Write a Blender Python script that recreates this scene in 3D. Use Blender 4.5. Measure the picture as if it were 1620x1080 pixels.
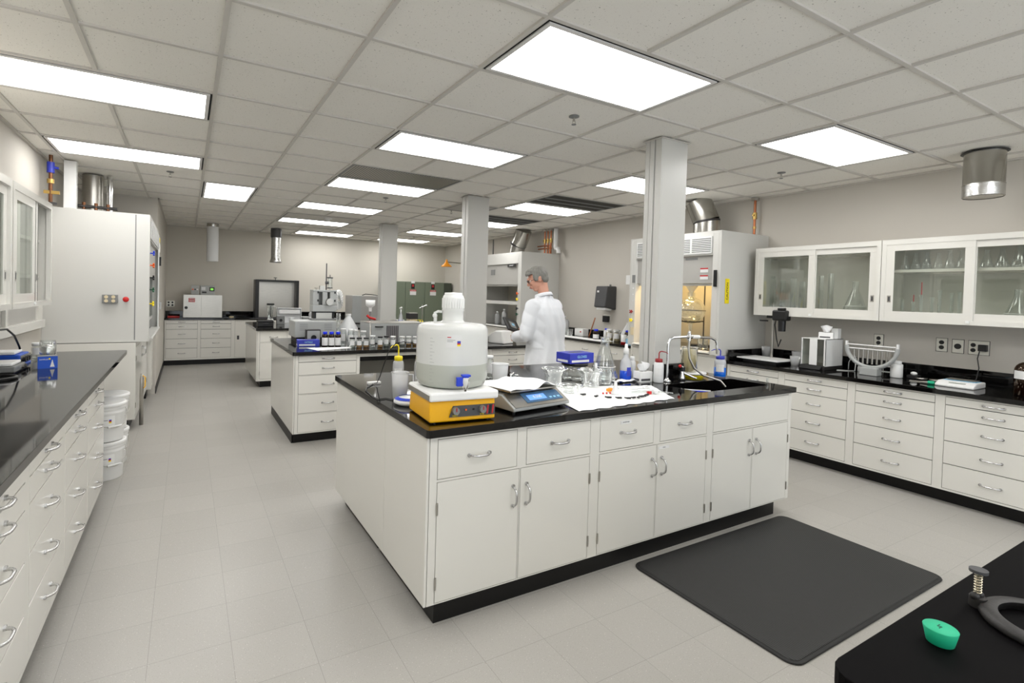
import bpy, bmesh, math, random
from math import sin, cos, pi, radians, atan2, hypot
from mathutils import Vector, Matrix, Euler
random.seed(7)
scene = bpy.context.scene
for o in list(bpy.data.objects): bpy.data.objects.remove(o)
COL = scene.collection

# ------------------------------------------------------------ camera, world, exposure
cam_data = bpy.data.cameras.new('camera'); cam = bpy.data.objects.new('camera', cam_data); COL.objects.link(cam)
r_ = Vector((0.86999, -0.49232, 0.02722)); u_ = Vector((-0.01318, 0.03196, 0.99940)); f_ = Vector((0.49289, 0.86983, -0.02132))
m = Matrix((( r_.x, u_.x, -f_.x, 0), (r_.y, u_.y, -f_.y, 0), (r_.z, u_.z, -f_.z, 1.5247), (0, 0, 0, 1)))
cam.matrix_world = m
cam_data.sensor_width = 36; cam_data.lens = 806.87 / 1620 * 36
cam_data.shift_x = 57.9 / 1620; cam_data.shift_y = -57.22 / 1620
cam_data.clip_start = 0.02; cam_data.clip_end = 60
scene.camera = cam
world = bpy.data.worlds.new('world'); scene.world = world; world.use_nodes = True
world.node_tree.nodes['Background'].inputs[0].default_value = (0.9, 0.95, 1.0, 1)
world.node_tree.nodes['Background'].inputs[1].default_value = 1.1  # added ambient fill, let in by the open end to brighten the ceiling
scene.view_settings.view_transform = 'Standard'; scene.view_settings.look = 'None'
scene.view_settings.gamma = 1; scene.view_settings.use_curve_mapping = False
scene.view_settings.exposure = 0.95
LIGHT = 5.6

# ------------------------------------------------------------ materials
def lin(c):
    def f(v):
        v /= 255.0
        return v / 12.92 if v <= 0.04045 else ((v + 0.055) / 1.055) ** 2.4
    return (f(c[0]), f(c[1]), f(c[2]), 1)
MATS = {}
def newmat(name):
    mt = bpy.data.materials.new(name); mt.use_nodes = True
    nt = mt.node_tree; nt.nodes.clear()
    out = nt.nodes.new('ShaderNodeOutputMaterial')
    MATS[name] = mt
    return mt, nt, out
def pbr(name, rgb, rough=0.5, metal=0.0, spec=0.5, noise=0.04, nscale=8.0, bump=0.0, bscale=60.0, emit=None, coat=0.0, stretch=None):
    """principled material whose base colour and roughness vary slightly with procedural noise"""
    mt, nt, out = newmat(name)
    N, L = nt.nodes, nt.links
    b = N.new('ShaderNodeBsdfPrincipled'); L.new(b.outputs[0], out.inputs[0])
    tc = N.new('ShaderNodeTexCoord'); mp = N.new('ShaderNodeMapping'); L.new(tc.outputs['Object'], mp.inputs[0])
    if stretch: mp.inputs['Scale'].default_value = stretch
    nz = N.new('ShaderNodeTexNoise'); nz.inputs['Scale'].default_value = nscale; nz.inputs['Detail'].default_value = 4
    L.new(mp.outputs[0], nz.inputs['Vector'])
    mx = N.new('ShaderNodeMix'); mx.data_type = 'RGBA'
    c = lin(rgb)
    mx.inputs[6].default_value = tuple(max(0, v * (1 - noise)) for v in c[:3]) + (1,)
    mx.inputs[7].default_value = tuple(min(1, v * (1 + noise)) for v in c[:3]) + (1,)
    L.new(nz.outputs[0], mx.inputs[0]); L.new(mx.outputs[2], b.inputs['Base Color'])
    b.inputs['Roughness'].default_value = rough; b.inputs['Metallic'].default_value = metal
    b.inputs['Specular IOR Level'].default_value = spec
    if coat: b.inputs['Coat Weight'].default_value = coat; b.inputs['Coat Roughness'].default_value = 0.05
    if bump:
        n2 = N.new('ShaderNodeTexNoise'); n2.inputs['Scale'].default_value = bscale; n2.inputs['Detail'].default_value = 3
        L.new(mp.outputs[0], n2.inputs['Vector'])
        bp = N.new('ShaderNodeBump'); bp.inputs['Strength'].default_value = bump; bp.inputs['Distance'].default_value = 0.003
        L.new(n2.outputs[0], bp.inputs['Height']); L.new(bp.outputs[0], b.inputs['Normal'])
    if emit:
        b.inputs['Emission Color'].default_value = lin(emit[0]); b.inputs['Emission Strength'].default_value = emit[1]
    return mt
def glassy(name, rgb=(240, 245, 243), edge=(255, 255, 255), lo=0.05, hi=0.6, rough=0.02, body=0.06, blend=0.35):
    """thin glass: mostly transparent face-on, glossier at grazing angles, faintly bodied"""
    mt, nt, out = newmat(name); N, L = nt.nodes, nt.links
    tr = N.new('ShaderNodeBsdfTransparent'); tr.inputs[0].default_value = lin(rgb)
    gl = N.new('ShaderNodeBsdfGlossy'); gl.inputs['Roughness'].default_value = rough; gl.inputs[0].default_value = lin(edge)
    df = N.new('ShaderNodeBsdfDiffuse'); df.inputs[0].default_value = lin(rgb)
    lw = N.new('ShaderNodeLayerWeight'); lw.inputs[0].default_value = blend
    mr = N.new('ShaderNodeMapRange'); mr.inputs['To Min'].default_value = lo; mr.inputs['To Max'].default_value = hi
    L.new(lw.outputs['Facing'], mr.inputs['Value'])
    m1 = N.new('ShaderNodeMixShader'); m1.inputs[0].default_value = body
    nz = N.new('ShaderNodeTexNoise'); nz.inputs['Scale'].default_value = 12
    m0 = N.new('ShaderNodeMath'); m0.operation = 'MULTIPLY'; m0.inputs[1].default_value = body * 2; L.new(nz.outputs[0], m0.inputs[0]); L.new(m0.outputs[0], m1.inputs[0])
    L.new(tr.outputs[0], m1.inputs[1]); L.new(df.outputs[0], m1.inputs[2])
    m2 = N.new('ShaderNodeMixShader'); L.new(mr.outputs[0], m2.inputs[0]); L.new(m1.outputs[0], m2.inputs[1]); L.new(gl.outputs[0], m2.inputs[2])
    L.new(m2.outputs[0], out.inputs[0])
    return mt
def milky(name, rgb, trans=0.3, rough=0.3, transl=0.4):
    """translucent plastic or liquid: part transparent, part diffuse / translucent with a gloss coat"""
    mt, nt, out = newmat(name); N, L = nt.nodes, nt.links
    tr = N.new('ShaderNodeBsdfTransparent'); tr.inputs[0].default_value = lin(rgb)
    df = N.new('ShaderNodeBsdfDiffuse'); tl = N.new('ShaderNodeBsdfTranslucent')
    nz = N.new('ShaderNodeTexNoise'); nz.inputs['Scale'].default_value = 6
    mx = N.new('ShaderNodeMix'); mx.data_type = 'RGBA'; c = lin(rgb)
    mx.inputs[6].default_value = tuple(v * .97 for v in c[:3]) + (1,); mx.inputs[7].default_value = c
    L.new(nz.outputs[0], mx.inputs[0]); L.new(mx.outputs[2], df.inputs[0]); L.new(mx.outputs[2], tl.inputs[0])
    a = N.new('ShaderNodeMixShader'); a.inputs[0].default_value = transl; L.new(df.outputs[0], a.inputs[1]); L.new(tl.outputs[0], a.inputs[2])
    b = N.new('ShaderNodeMixShader'); b.inputs[0].default_value = trans; L.new(a.outputs[0], b.inputs[1]); L.new(tr.outputs[0], b.inputs[2])
    gl = N.new('ShaderNodeBsdfGlossy'); gl.inputs['Roughness'].default_value = rough
    fr = N.new('ShaderNodeFresnel'); fr.inputs[0].default_value = 1.4
    cc = N.new('ShaderNodeMixShader'); L.new(fr.outputs[0], cc.inputs[0]); L.new(b.outputs[0], cc.inputs[1]); L.new(gl.outputs[0], cc.inputs[2])
    L.new(cc.outputs[0], out.inputs[0])
    return mt
def floor_material():
    mt, nt, out = newmat('vinyl_tile'); N, L = nt.nodes, nt.links
    b = N.new('ShaderNodeBsdfPrincipled'); L.new(b.outputs[0], out.inputs[0])
    tc = N.new('ShaderNodeTexCoord'); mp = N.new('ShaderNodeMapping'); L.new(tc.outputs['Object'], mp.inputs[0])
    mp.inputs['Location'].default_value = (0.1186, 0.05, 0)
    br = N.new('ShaderNodeTexBrick'); br.offset = 0; br.inputs['Scale'].default_value = 1
    br.inputs['Brick Width'].default_value = 0.3048; br.inputs['Row Height'].default_value = 0.3048
    br.inputs['Mortar Size'].default_value = 0.0008; br.inputs['Mortar Smooth'].default_value = 0.0
    br.inputs['Color1'].default_value = lin((166, 163, 157)); br.inputs['Color2'].default_value = lin((171, 168, 162)); br.inputs['Mortar'].default_value = lin((134, 131, 125))
    L.new(mp.outputs[0], br.inputs['Vector'])
    prev = br.outputs['Color']
    for sc, th, colr, st in ((120, 0.725, (222, 220, 214), (1, 2.6, 1)), (210, 0.70, (128, 123, 114), (1.7, 1, 1)), (160, 0.70, (146, 141, 133), (1, 1.5, 1))):
        m2 = N.new('ShaderNodeMapping'); m2.inputs['Scale'].default_value = st; m2.inputs['Location'].default_value = (sc, 0, 0); L.new(tc.outputs['Object'], m2.inputs[0])
        nz = N.new('ShaderNodeTexNoise'); nz.inputs['Scale'].default_value = sc; nz.inputs['Detail'].default_value = 1; L.new(m2.outputs[0], nz.inputs['Vector'])
        gt = N.new('ShaderNodeMapRange'); gt.inputs['From Min'].default_value = th - .02; gt.inputs['From Max'].default_value = th + .03; L.new(nz.outputs[0], gt.inputs['Value'])
        mx = N.new('ShaderNodeMix'); mx.data_type = 'RGBA'; L.new(gt.outputs[0], mx.inputs[0]); L.new(prev, mx.inputs[6]); mx.inputs[7].default_value = lin(colr); prev = mx.outputs[2]
    L.new(prev, b.inputs['Base Color']); b.inputs['Roughness'].default_value = 0.33; b.inputs['Specular IOR Level'].default_value = 0.45
    return mt
def ceiling_tile_material():
    mt, nt, out = newmat('acoustic_tile'); N, L = nt.nodes, nt.links
    b = N.new('ShaderNodeBsdfPrincipled'); L.new(b.outputs[0], out.inputs[0]); b.inputs['Roughness'].default_value = 0.9; b.inputs['Specular IOR Level'].default_value = 0.1
    tc = N.new('ShaderNodeTexCoord'); prev = None
    base = lin((240, 237, 230))
    c0 = N.new('ShaderNodeRGB'); c0.outputs[0].default_value = base; prev = c0.outputs[0]
    for sc, th, colr in ((110, 0.68, (165, 160, 152)), (230, 0.68, (185, 180, 172))):
        nz = N.new('ShaderNodeTexNoise'); nz.inputs['Scale'].default_value = sc; nz.inputs['Detail'].default_value = 2; L.new(tc.outputs['Object'], nz.inputs['Vector'])
        gt = N.new('ShaderNodeMapRange'); gt.inputs['From Min'].default_value = th; gt.inputs['From Max'].default_value = th + .05; L.new(nz.outputs[0], gt.inputs['Value'])
        mx = N.new('ShaderNodeMix'); mx.data_type = 'RGBA'; L.new(gt.outputs[0], mx.inputs[0]); L.new(prev, mx.inputs[6]); mx.inputs[7].default_value = lin(colr); prev = mx.outputs[2]
    L.new(prev, b.inputs['Base Color'])
    return mt
def stripes(name, c1, c2, scale, axis='X', rough=0.5, metal=0.0, thr=0.5):
    mt, nt, out = newmat(name); N, L = nt.nodes, nt.links
    b = N.new('ShaderNodeBsdfPrincipled'); L.new(b.outputs[0], out.inputs[0]); b.inputs['Roughness'].default_value = rough; b.inputs['Metallic'].default_value = metal
    tc = N.new('ShaderNodeTexCoord'); wv = N.new('ShaderNodeTexWave'); wv.bands_direction = axis; wv.inputs['Scale'].default_value = scale
    L.new(tc.outputs['Object'], wv.inputs['Vector'])
    cr = N.new('ShaderNodeValToRGB'); cr.color_ramp.elements[0].position = thr - .05; cr.color_ramp.elements[1].position = thr + .05
    cr.color_ramp.elements[0].color = lin(c1); cr.color_ramp.elements[1].color = lin(c2)
    L.new(wv.outputs[0], cr.inputs[0]); L.new(cr.outputs[0], b.inputs['Base Color'])
    bp = N.new('ShaderNodeBump'); bp.inputs['Strength'].default_value = .5; bp.inputs['Distance'].default_value = .002; L.new(wv.outputs[0], bp.inputs['Height']); L.new(bp.outputs[0], b.inputs['Normal'])
    return mt
def lamp_material(name, strength, rgb):
    mt, nt, out = newmat(name); N, L = nt.nodes, nt.links
    e = N.new('ShaderNodeEmission'); e.inputs[0].default_value = lin(rgb)
    # brighter over the tubes inside, a little dimmer between them
    tc = N.new('ShaderNodeTexCoord'); wv = N.new('ShaderNodeTexWave'); wv.bands_direction = 'Y'; wv.inputs['Scale'].default_value = 0.55; wv.inputs['Phase Offset'].default_value = 1.0
    L.new(tc.outputs['Object'], wv.inputs['Vector'])
    mr = N.new('ShaderNodeMapRange'); mr.inputs['To Min'].default_value = strength * .8; mr.inputs['To Max'].default_value = strength * 1.1
    L.new(wv.outputs[0], mr.inputs['Value']); L.new(mr.outputs[0], e.inputs[1]); L.new(e.outputs[0], out.inputs[0])
    return mt

M = {}
M['wall'] = pbr('wall_paint', (200, 195, 186), .75, noise=.02, nscale=2)
M['wall_cream'] = pbr('wall_paint_warm', (205, 200, 189), .75, noise=.02, nscale=2)
M['cab'] = pbr('enamel_cabinet', (222, 220, 213), .13, noise=.015, nscale=3, spec=.5)
M['copperdk'] = pbr('aged_copper', (120, 84, 62), .4, 1.0, noise=.3, nscale=30)
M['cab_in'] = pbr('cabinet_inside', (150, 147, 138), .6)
M['hood'] = pbr('hood_panel', (206, 205, 200), .35, noise=.015, nscale=2)
M['column'] = pbr('column_paint', (192, 191, 186), .35, noise=.015, nscale=2)
M['hood_grey'] = pbr('hood_grey_panel', (172, 170, 165), .4)
M['hood_in'] = pbr('hood_liner', (205, 200, 186), .5)
M['epoxy'] = pbr('black_epoxy', (10, 9, 9), .055, spec=.45, noise=.15, nscale=30)
M['mattblack'] = pbr('matte_black_top', (5, 4, 5), .6, spec=.05, noise=.1)
M['kick'] = pbr('black_rubber_kick', (11, 10, 10), .42, spec=.3)
M['floor'] = floor_material()
M['tile'] = ceiling_tile_material()
M['tbar'] = pbr('ceiling_grid_metal', (205, 201, 194), .5)
M['lampframe'] = pbr('lamp_frame', (225, 223, 220), .4)
M['lamp'] = lamp_material('diffuser_light', LIGHT, (255, 254, 252))
M['chrome'] = pbr('chrome', (215, 215, 215), .15, 1.0, nscale=20)
M['pull'] = pbr('satin_pull', (205, 205, 205), .25, 1.0, nscale=20)
M['steel'] = pbr('brushed_steel', (180, 177, 170), .3, 1.0, noise=.1, nscale=12, stretch=(1, 1, 8))
M['galv'] = pbr('galvanised_duct', (178, 176, 170), .22, 1.0, noise=.2, nscale=6, bump=.25, bscale=9)
M['foil'] = pbr('foil_duct', (205, 205, 203), .25, 1.0, noise=.15, nscale=20, bump=1.0, bscale=22)
M['black'] = pbr('black_plastic', (12, 12, 13), .4)
M['dkgrey'] = pbr('dark_grey_plastic', (70, 70, 72), .45)
M['grey'] = pbr('grey_enamel', (168, 170, 168), .4)
M['mgrey'] = pbr('mid_grey', (125, 126, 125), .45)
M['white'] = pbr('white_plastic', (232, 232, 230), .35)
M['matwhite'] = pbr('matte_white', (236, 236, 234), .8)
M['paper'] = pbr('paper', (240, 240, 238), .9, bump=.3, bscale=40)
M['labelw'] = pbr('label_white', (225, 225, 224), .7)
M['yellow'] = pbr('yellow_enamel', (240, 178, 10), .3)
M['yel'] = pbr('yellow_plastic', (245, 222, 15), .4)
M['orange'] = pbr('orange_plastic', (238, 100, 20), .4)
M['amberor'] = pbr('shower_orange', (245, 158, 35), .35)
M['red'] = pbr('red_plastic', (196, 32, 30), .4)
M['dred'] = pbr('dark_red_plastic', (140, 25, 28), .4)
M['blue'] = pbr('blue_plastic', (25, 60, 200), .4)
M['cblue'] = pbr('bright_blue_cap', (20, 50, 230), .4)
M['navy'] = pbr('navy_carton', (44, 56, 172), .45, noise=.25, nscale=20)
M['bluebox'] = pbr('royal_blue', (22, 80, 190), .4)
M['ltblue'] = pbr('light_blue', (140, 195, 225), .5)
M['green'] = pbr('green_plastic', (15, 80, 50), .4)
M['stopper'] = pbr('green_rubber', (20, 175, 130), .55, noise=.06)
M['stopline'] = pbr('stopper_mark', (8, 95, 72), .6)
M['locker'] = pbr('green_locker_steel', (112, 122, 104), .45, noise=.03)
M['lockerd'] = pbr('green_locker_edge', (72, 78, 66), .5)
M['copper'] = pbr('copper', (176, 112, 80), .35, 1.0, noise=.2, nscale=30)
M['spring'] = pbr('pale_spring_steel', (225, 215, 190), .25, 1.0)
M['brass'] = pbr('brass', (190, 160, 95), .3, 1.0)
M['skin'] = pbr('skin', (205, 152, 130), .55, noise=.06, nscale=30)
M['lips'] = pbr('lips', (160, 90, 80), .5)
M['coat'] = pbr('lab_coat_cotton', (223, 225, 229), .85, noise=.02, bump=.25, bscale=12)
M['hair'] = pbr('grey_hair', (122, 120, 114), .6, noise=.45, nscale=60, bump=.8, bscale=90, stretch=(1, 1, .3))
M['trouser'] = pbr('dark_trousers', (52, 54, 62), .8)
M['shoe'] = pbr('black_leather', (25, 24, 24), .4)
M['cast'] = pbr('cast_iron', (36, 34, 33), .5, noise=.1, bump=.2, bscale=120)
M['mat'] = stripes('ribbed_rubber_mat', (22, 22, 22), (44, 44, 44), 26, 'X', .55)
M['matedge'] = pbr('rubber_mat_edge', (28, 28, 28), .6)
M['glass'] = glassy('lab_glass', (244, 247, 246), lo=.06, hi=.9, body=.05, blend=.45)
M['pane'] = glassy('cabinet_pane', (244, 246, 243), lo=.05, hi=.32, body=.004, blend=.25)
M['sash'] = glassy('sash_glass', (205, 212, 208), lo=.08, hi=.5, body=.04, blend=.3)
M['amber'] = glassy('amber_glass', (34, 15, 7), edge=(220, 200, 180), lo=.05, hi=.35, body=.45)
M['hdpe'] = milky('translucent_polyethylene', (241, 242, 239), .10, .22, .2)
M['hdpe_wet'] = milky('wetted_polyethylene', (215, 218, 208), .14, .2, .2)
M['pp'] = milky('clear_polypropylene', (250, 251, 252), .5, .2, .15)
M['carboyliq'] = milky('clear_liquid_grey', (214, 217, 207), .35, .1)
M['blueliq'] = milky('blue_liquid', (20, 125, 245), .05, .1)
M['blue2liq'] = milky('window_cleaner', (30, 95, 240), .08, .1)
M['goldliq'] = milky('gold_liquid', (214, 160, 60), .3, .1)
M['strawliq'] = milky('straw_liquid', (240, 224, 176), .15, .1, .3)
M['white_pp'] = milky('milky_plastic', (246, 247, 247), .10, .3, .15)
M['shelfliner'] = pbr('white_liner', (230, 230, 226), .5)
M['lcd'] = pbr('blue_screen', (90, 130, 200), .2, emit=((90, 130, 210), .7))
M['lcdbezel'] = pbr('screen_bezel', (70, 105, 140), .25)
M['lcdgrey'] = pbr('grey_screen', (140, 148, 130), .3)
M['greenlcd'] = pbr('green_screen', (120, 200, 70), .3, emit=((120, 200, 70), .5))
M['outlet'] = pbr('outlet_plate', (226, 224, 214), .35, .4)
M['beige'] = pbr('beige_plastic', (215, 200, 165), .5)
M['redw'] = pbr('warning_red', (190, 40, 45), .5)
M['tissue'] = pbr('tissue', (242, 242, 242), .95, bump=.4, bscale=30)
M['louver'] = stripes('louvre_panel', (150, 148, 142), (225, 223, 218), 9, 'Z', .5)
M['perf'] = stripes('perforated_metal', (75, 73, 68), (165, 160, 150), 12, 'X', .35, .7, .3)
M['slotdark'] = pbr('dark_opening', (40, 38, 33), .7)
M['gap_shade'] = pbr('painted_gap_shade', (12, 12, 12), .8)  # near-black colour standing in for the shade in narrow gaps
M['grille_c'] = stripes('coloured_grille', (60, 60, 62), (125, 120, 120), 14, 'X', .5)
M['warmlamp'] = pbr('warm_lamp', (255, 214, 140), .5, emit=((255, 218, 150), 22.0))

# ------------------------------------------------------------ mesh helpers
class MB:
    def __init__(s): s.v = []; s.f = []; s.m = []; s.sm = []
    def add(s, verts, faces, mi=0, smooth=False):
        n = len(s.v); s.v += [tuple(v) for v in verts]
        for f in faces: s.f.append(tuple(i + n for i in f)); s.m.append(mi); s.sm.append(smooth)
        return s
    def box(s, x0, x1, y0, y1, z0, z1, mi=0):
        v = [(x0,y0,z0),(x1,y0,z0),(x1,y1,z0),(x0,y1,z0),(x0,y0,z1),(x1,y0,z1),(x1,y1,z1),(x0,y1,z1)]
        return s.add(v, [(0,3,2,1),(4,5,6,7),(0,1,5,4),(1,2,6,5),(2,3,7,6),(3,0,4,7)], mi)
    def prism(s, pts, z0, z1, mi=0, axis='Z'):
        """polygon (ccw) extruded along an axis. axis Y: pts are (x,z); axis X: pts are (y,z)"""
        n = len(pts)
        def P(a, b, c):
            return (a, b, c) if axis == 'Z' else ((a, c, b) if axis == 'Y' else (c, a, b))
        v = [P(a, b, z0) for a, b in pts] + [P(a, b, z1) for a, b in pts]
        f = [tuple(range(n - 1, -1, -1)), tuple(range(n, 2 * n))] + [(i, (i + 1) % n, n + (i + 1) % n, n + i) for i in range(n)]
        if axis == 'Y': f = [tuple(reversed(q)) for q in f]
        return s.add(v, f, mi)
    def cyl(s, p0, p1, r0, r1=None, seg=20, mi=0, cap=True, smooth=True):
        if r1 is None: r1 = r0
        p0 = Vector(p0); p1 = Vector(p1); d = (p1 - p0).normalized()
        a = Vector((0, 0, 1)) if abs(d.z) < .9 else Vector((1, 0, 0))
        e1 = d.cross(a).normalized(); e2 = d.cross(e1)
        v = []
        for p, r in ((p0, r0), (p1, r1)):
            for i in range(seg):
                t = 2 * pi * i / seg; v.append(p + e1 * cos(t) * r + e2 * sin(t) * r)
        s.add(v, [(i, i + seg, (i + 1) % seg + seg, (i + 1) % seg) for i in range(seg)], mi, smooth)
        if cap: s.add(v, [tuple(range(seg)), tuple(range(2 * seg - 1, seg - 1, -1))], mi)
        return s
    def lathe(s, prof, seg=28, mi=0, c=(0, 0, 0), smooth=True):
        """profile of (r, z) revolved about z; r==0 closes"""
        v = []; f = []; rows = []
        for r, z in prof:
            if r < 1e-6: rows.append([len(v)]); v.append((c[0], c[1], c[2] + z))
            else:
                rows.append(list(range(len(v), len(v) + seg)))
                v += [(c[0] + r * cos(2 * pi * i / seg), c[1] + r * sin(2 * pi * i / seg), c[2] + z) for i in range(seg)]
        for a, b in zip(rows, rows[1:]):
            for i in range(seg):
                j = (i + 1) % seg
                if len(a) == 1 and len(b) == 1: continue
                if len(a) == 1: f.append((a[0], b[j], b[i]))
                elif len(b) == 1: f.append((a[i], a[j], b[0]))
                else: f.append((a[i], a[j], b[j], b[i]))
        return s.add(v, f, mi, smooth)
    def tube(s, pts, r, seg=10, mi=0, closed=False):
        pts = [Vector(p) for p in pts]; n = len(pts)
        rr = r if isinstance(r, (list, tuple)) else [r] * n
        v = []; prev = None
        for i, p in enumerate(pts):
            if closed: d = (pts[(i + 1) % n] - pts[i - 1])
            else: d = (pts[min(i + 1, n - 1)] - pts[max(i - 1, 0)])
            d.normalize()
            if prev is None:
                a = Vector((0, 0, 1)) if abs(d.z) < .9 else Vector((1, 0, 0)); e = d.cross(a).normalized()
            else: e = (prev - d * prev.dot(d)).normalized()
            prev = e; e2 = d.cross(e)
            for k in range(seg):
                t = 2 * pi * k / seg; v.append(p + (e * cos(t) + e2 * sin(t)) * rr[i])
        f = []
        for i in range(n if closed else n - 1):
            for k in range(seg):
                j = (i + 1) % n; f.append((i * seg + k, i * seg + (k + 1) % seg, j * seg + (k + 1) % seg, j * seg + k))
        s.add(v, f, mi, True)
        if not closed: s.add(v, [tuple(range(seg - 1, -1, -1)), tuple(range((n - 1) * seg, n * seg))], mi)
        return s
    def ball(s, c, r, mi=0, seg=16, rings=10):
        rx, ry, rz = r if isinstance(r, (list, tuple)) else (r, r, r)
        n = len(s.v); s.lathe([(sin(pi * i / rings), -cos(pi * i / rings)) for i in range(rings + 1)], seg, mi)
        for i in range(n, len(s.v)):
            x, y, z = s.v[i]; s.v[i] = (c[0] + x * rx, c[1] + y * ry, c[2] + z * rz)
        return s
    def grid(s, nx, ny, fn, mi=0, smooth=True):
        v = [fn(i / nx, j / ny) for j in range(ny + 1) for i in range(nx + 1)]
        return s.add(v, [(j * (nx + 1) + i, j * (nx + 1) + i + 1, (j + 1) * (nx + 1) + i + 1, (j + 1) * (nx + 1) + i) for j in range(ny) for i in range(nx)], mi, smooth)
    def xf(s, mat, start=0):
        for i in range(start, len(s.v)): s.v[i] = tuple(mat @ Vector(s.v[i]))
        return s
    def me(s, name, mats):
        me = bpy.data.meshes.new(name); me.from_pydata(s.v, [], s.f); me.update()
        for mt in (mats if isinstance(mats, (list, tuple)) else [mats]): me.materials.append(M[mt])
        me.polygons.foreach_set('material_index', s.m); me.polygons.foreach_set('use_smooth', s.sm)
        return me
def box(*a, **k): return MB().box(*a, **k)
def finish(o, bevel=0, solid=0, sub=0):
    if solid: q = o.modifiers.new('thickness', 'SOLIDIFY'); q.thickness = solid; q.offset = 0
    if bevel:
        q = o.modifiers.new('bevel', 'BEVEL'); q.width = bevel; q.segments = 2; q.limit_method = 'ANGLE'; q.angle_limit = radians(40)
        q.harden_normals = False
    if sub: q = o.modifiers.new('sub', 'SUBSURF'); q.levels = q.render_levels = sub
    return o
def P(name, mb, mats, parent, bevel=0, solid=0, sub=0, label=None, loc=(0, 0, 0), rz=0):
    o = bpy.data.objects.new(name, mb.me(name, mats) if isinstance(mb, MB) else mb); COL.objects.link(o)
    o.parent = parent; o.location = loc; o.rotation_euler = (0, 0, rz)
    if label: o['label'] = label
    return finish(o, bevel, solid, sub)
def tag(o, label, cat, group=None):
    o['label'] = label; o['category'] = cat
    if group: o['group'] = group
    return o
def T(name, label, cat, loc, rz=0, group=None):
    o = bpy.data.objects.new(name, None); COL.objects.link(o); o.empty_display_size = .05
    o.location = loc; o.rotation_euler = (0, 0, rz); return tag(o, label, cat, group)
def S(name, label, cat, mb, mats, loc=(0, 0, 0), rz=0, group=None, bevel=0, solid=0, sub=0):
    if not isinstance(mb, MB) and mats: mb.materials.clear(); mb.materials.append(M[mats])
    o = bpy.data.objects.new(name, mb.me(name, mats) if isinstance(mb, MB) else mb); COL.objects.link(o)
    o.location = loc; o.rotation_euler = (0, 0, rz); finish(o, bevel, solid, sub)
    return tag(o, label, cat, group)
def ST(name, mb, mats, bevel=0, parent=None):
    o = bpy.data.objects.new(name, mb.me(name, mats)); COL.objects.link(o)
    if parent: o.parent = parent
    else: o['kind'] = 'structure'
    return finish(o, bevel)
def copy_tree(o, parent=None, loc=None, rz=None, label=None):
    c = o.copy(); COL.objects.link(c); c.parent = parent
    if loc is not None: c.location = loc
    if rz is not None: c.rotation_euler = (0, 0, rz)
    if label: c['label'] = label
    for ch in list(o.children): copy_tree(ch, c)
    return c
def text_mesh(s, size, mat, parent, loc, rot, name='lettering', align='CENTER', ext=.0004, bold=False):
    cu = bpy.data.curves.new('t', 'FONT'); cu.body = s; cu.size = size; cu.align_x = align; cu.align_y = 'CENTER'; cu.extrude = ext
    if bold: cu.offset = size * .02
    t = bpy.data.objects.new('t', cu); COL.objects.link(t); bpy.context.view_layer.update()
    me = bpy.data.meshes.new_from_object(t.evaluated_get(bpy.context.evaluated_depsgraph_get()))
    bpy.data.objects.remove(t); bpy.data.curves.remove(cu)
    me.materials.clear(); me.materials.append(M[mat])
    o = bpy.data.objects.new(name, me); COL.objects.link(o); o.parent = parent; o.location = loc; o.rotation_euler = rot
    return o

# ------------------------------------------------------------ room shell
U = 0.6096; GX = 0.1399; GY = 3.0391; H = 2.74
XL, XR, YB, YF = -1.23, 5.86, 12.0, -2.6
ST('floor', box(XL - .1, XR + .1, YF - .1, YB + .1, -.05, 0), 'floor')
ST('wall_left', box(XL - .1, XL, YF - .1, YB + .1, 0, H + .1), 'wall')
ST('wall_right', box(XR, XR + .1, YF - .1, YB + .1, 0, H + .1), 'wall')
ST('wall_back', box(XL, XR, YB, YB + .1, 0, H + .1), 'wall_cream')
#ST('wall_front', box(XL, XR, YF - .1, YF, 0, H + .1), 'wall')
ST('wall_chase', MB().box(XL, -.37, 8.46, YB, 0, H), 'wall')
ST('ceiling', box(XL, XR, YF, YB, H + .012, H + .05), 'tile')
g = MB(); w = .012
k0, k1 = math.ceil((XL - GX) / U), math.floor((XR - GX) / U)
LIGHT_CELLS = [(2, 4, -2, -1), (2, 4, 1, 2), (-2, 0, 1, 2), (-2, 0, 4, 5), (0, 1, 6, 8), (6, 8, -2, -1), (6, 8, 1, 2), (2, 4, 4, 5), (6, 8, 4, 5), (2, 4, 7, 8), (6, 8, 7, 8), (2, 4, 10, 11),
    (6, 8, 10, 11), (3, 5, 13, 14), (6, 8, 13, 14), (2, 4, -5, -4), (6, 8, -5, -4), (-2, 0, -2, -1), (-2, 0, -5, -4), (2, 4, -8, -7), (2, 4, 3, 4), (6, 8, 3, 4), (6, 8, 6, 7), (2, 4, 9, 10)]
def blocked_x(k, y): return any(a < k < b and GY + c * U + .01 < y < GY + d * U - .01 for a, b, c, d in LIGHT_CELLS)
def blocked_y(j, x): return any(c < j < d and GX + a * U + .01 < x < GX + b * U - .01 for a, b, c, d in LIGHT_CELLS)
jj = list(range(math.floor((YF - GY) / U), math.ceil((YB - GY) / U)))
for k in range(k0, k1 + 1):
    for j in jj:
        ya, yb = max(YF, GY + j * U), min(YB, GY + (j + 1) * U)
        if not blocked_x(k, (ya + yb) / 2): g.box(GX + k * U - w, GX + k * U + w, ya, yb, H, H + .013)
j0, j1 = math.ceil((YF - GY) / U), math.floor((YB - GY) / U)
for j in range(j0, j1 + 1):
    for k in range(k0 - 1, k1 + 1):
        xa, xb = max(XL, GX + k * U), min(XR, GX + (k + 1) * U)
        if not blocked_y(j, (xa + xb) / 2): g.box(xa, xb, GY + j * U - w, GY + j * U + w, H + .001, H + .013)
ST('trim_1', g, 'tbar', bevel=.001)
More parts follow.
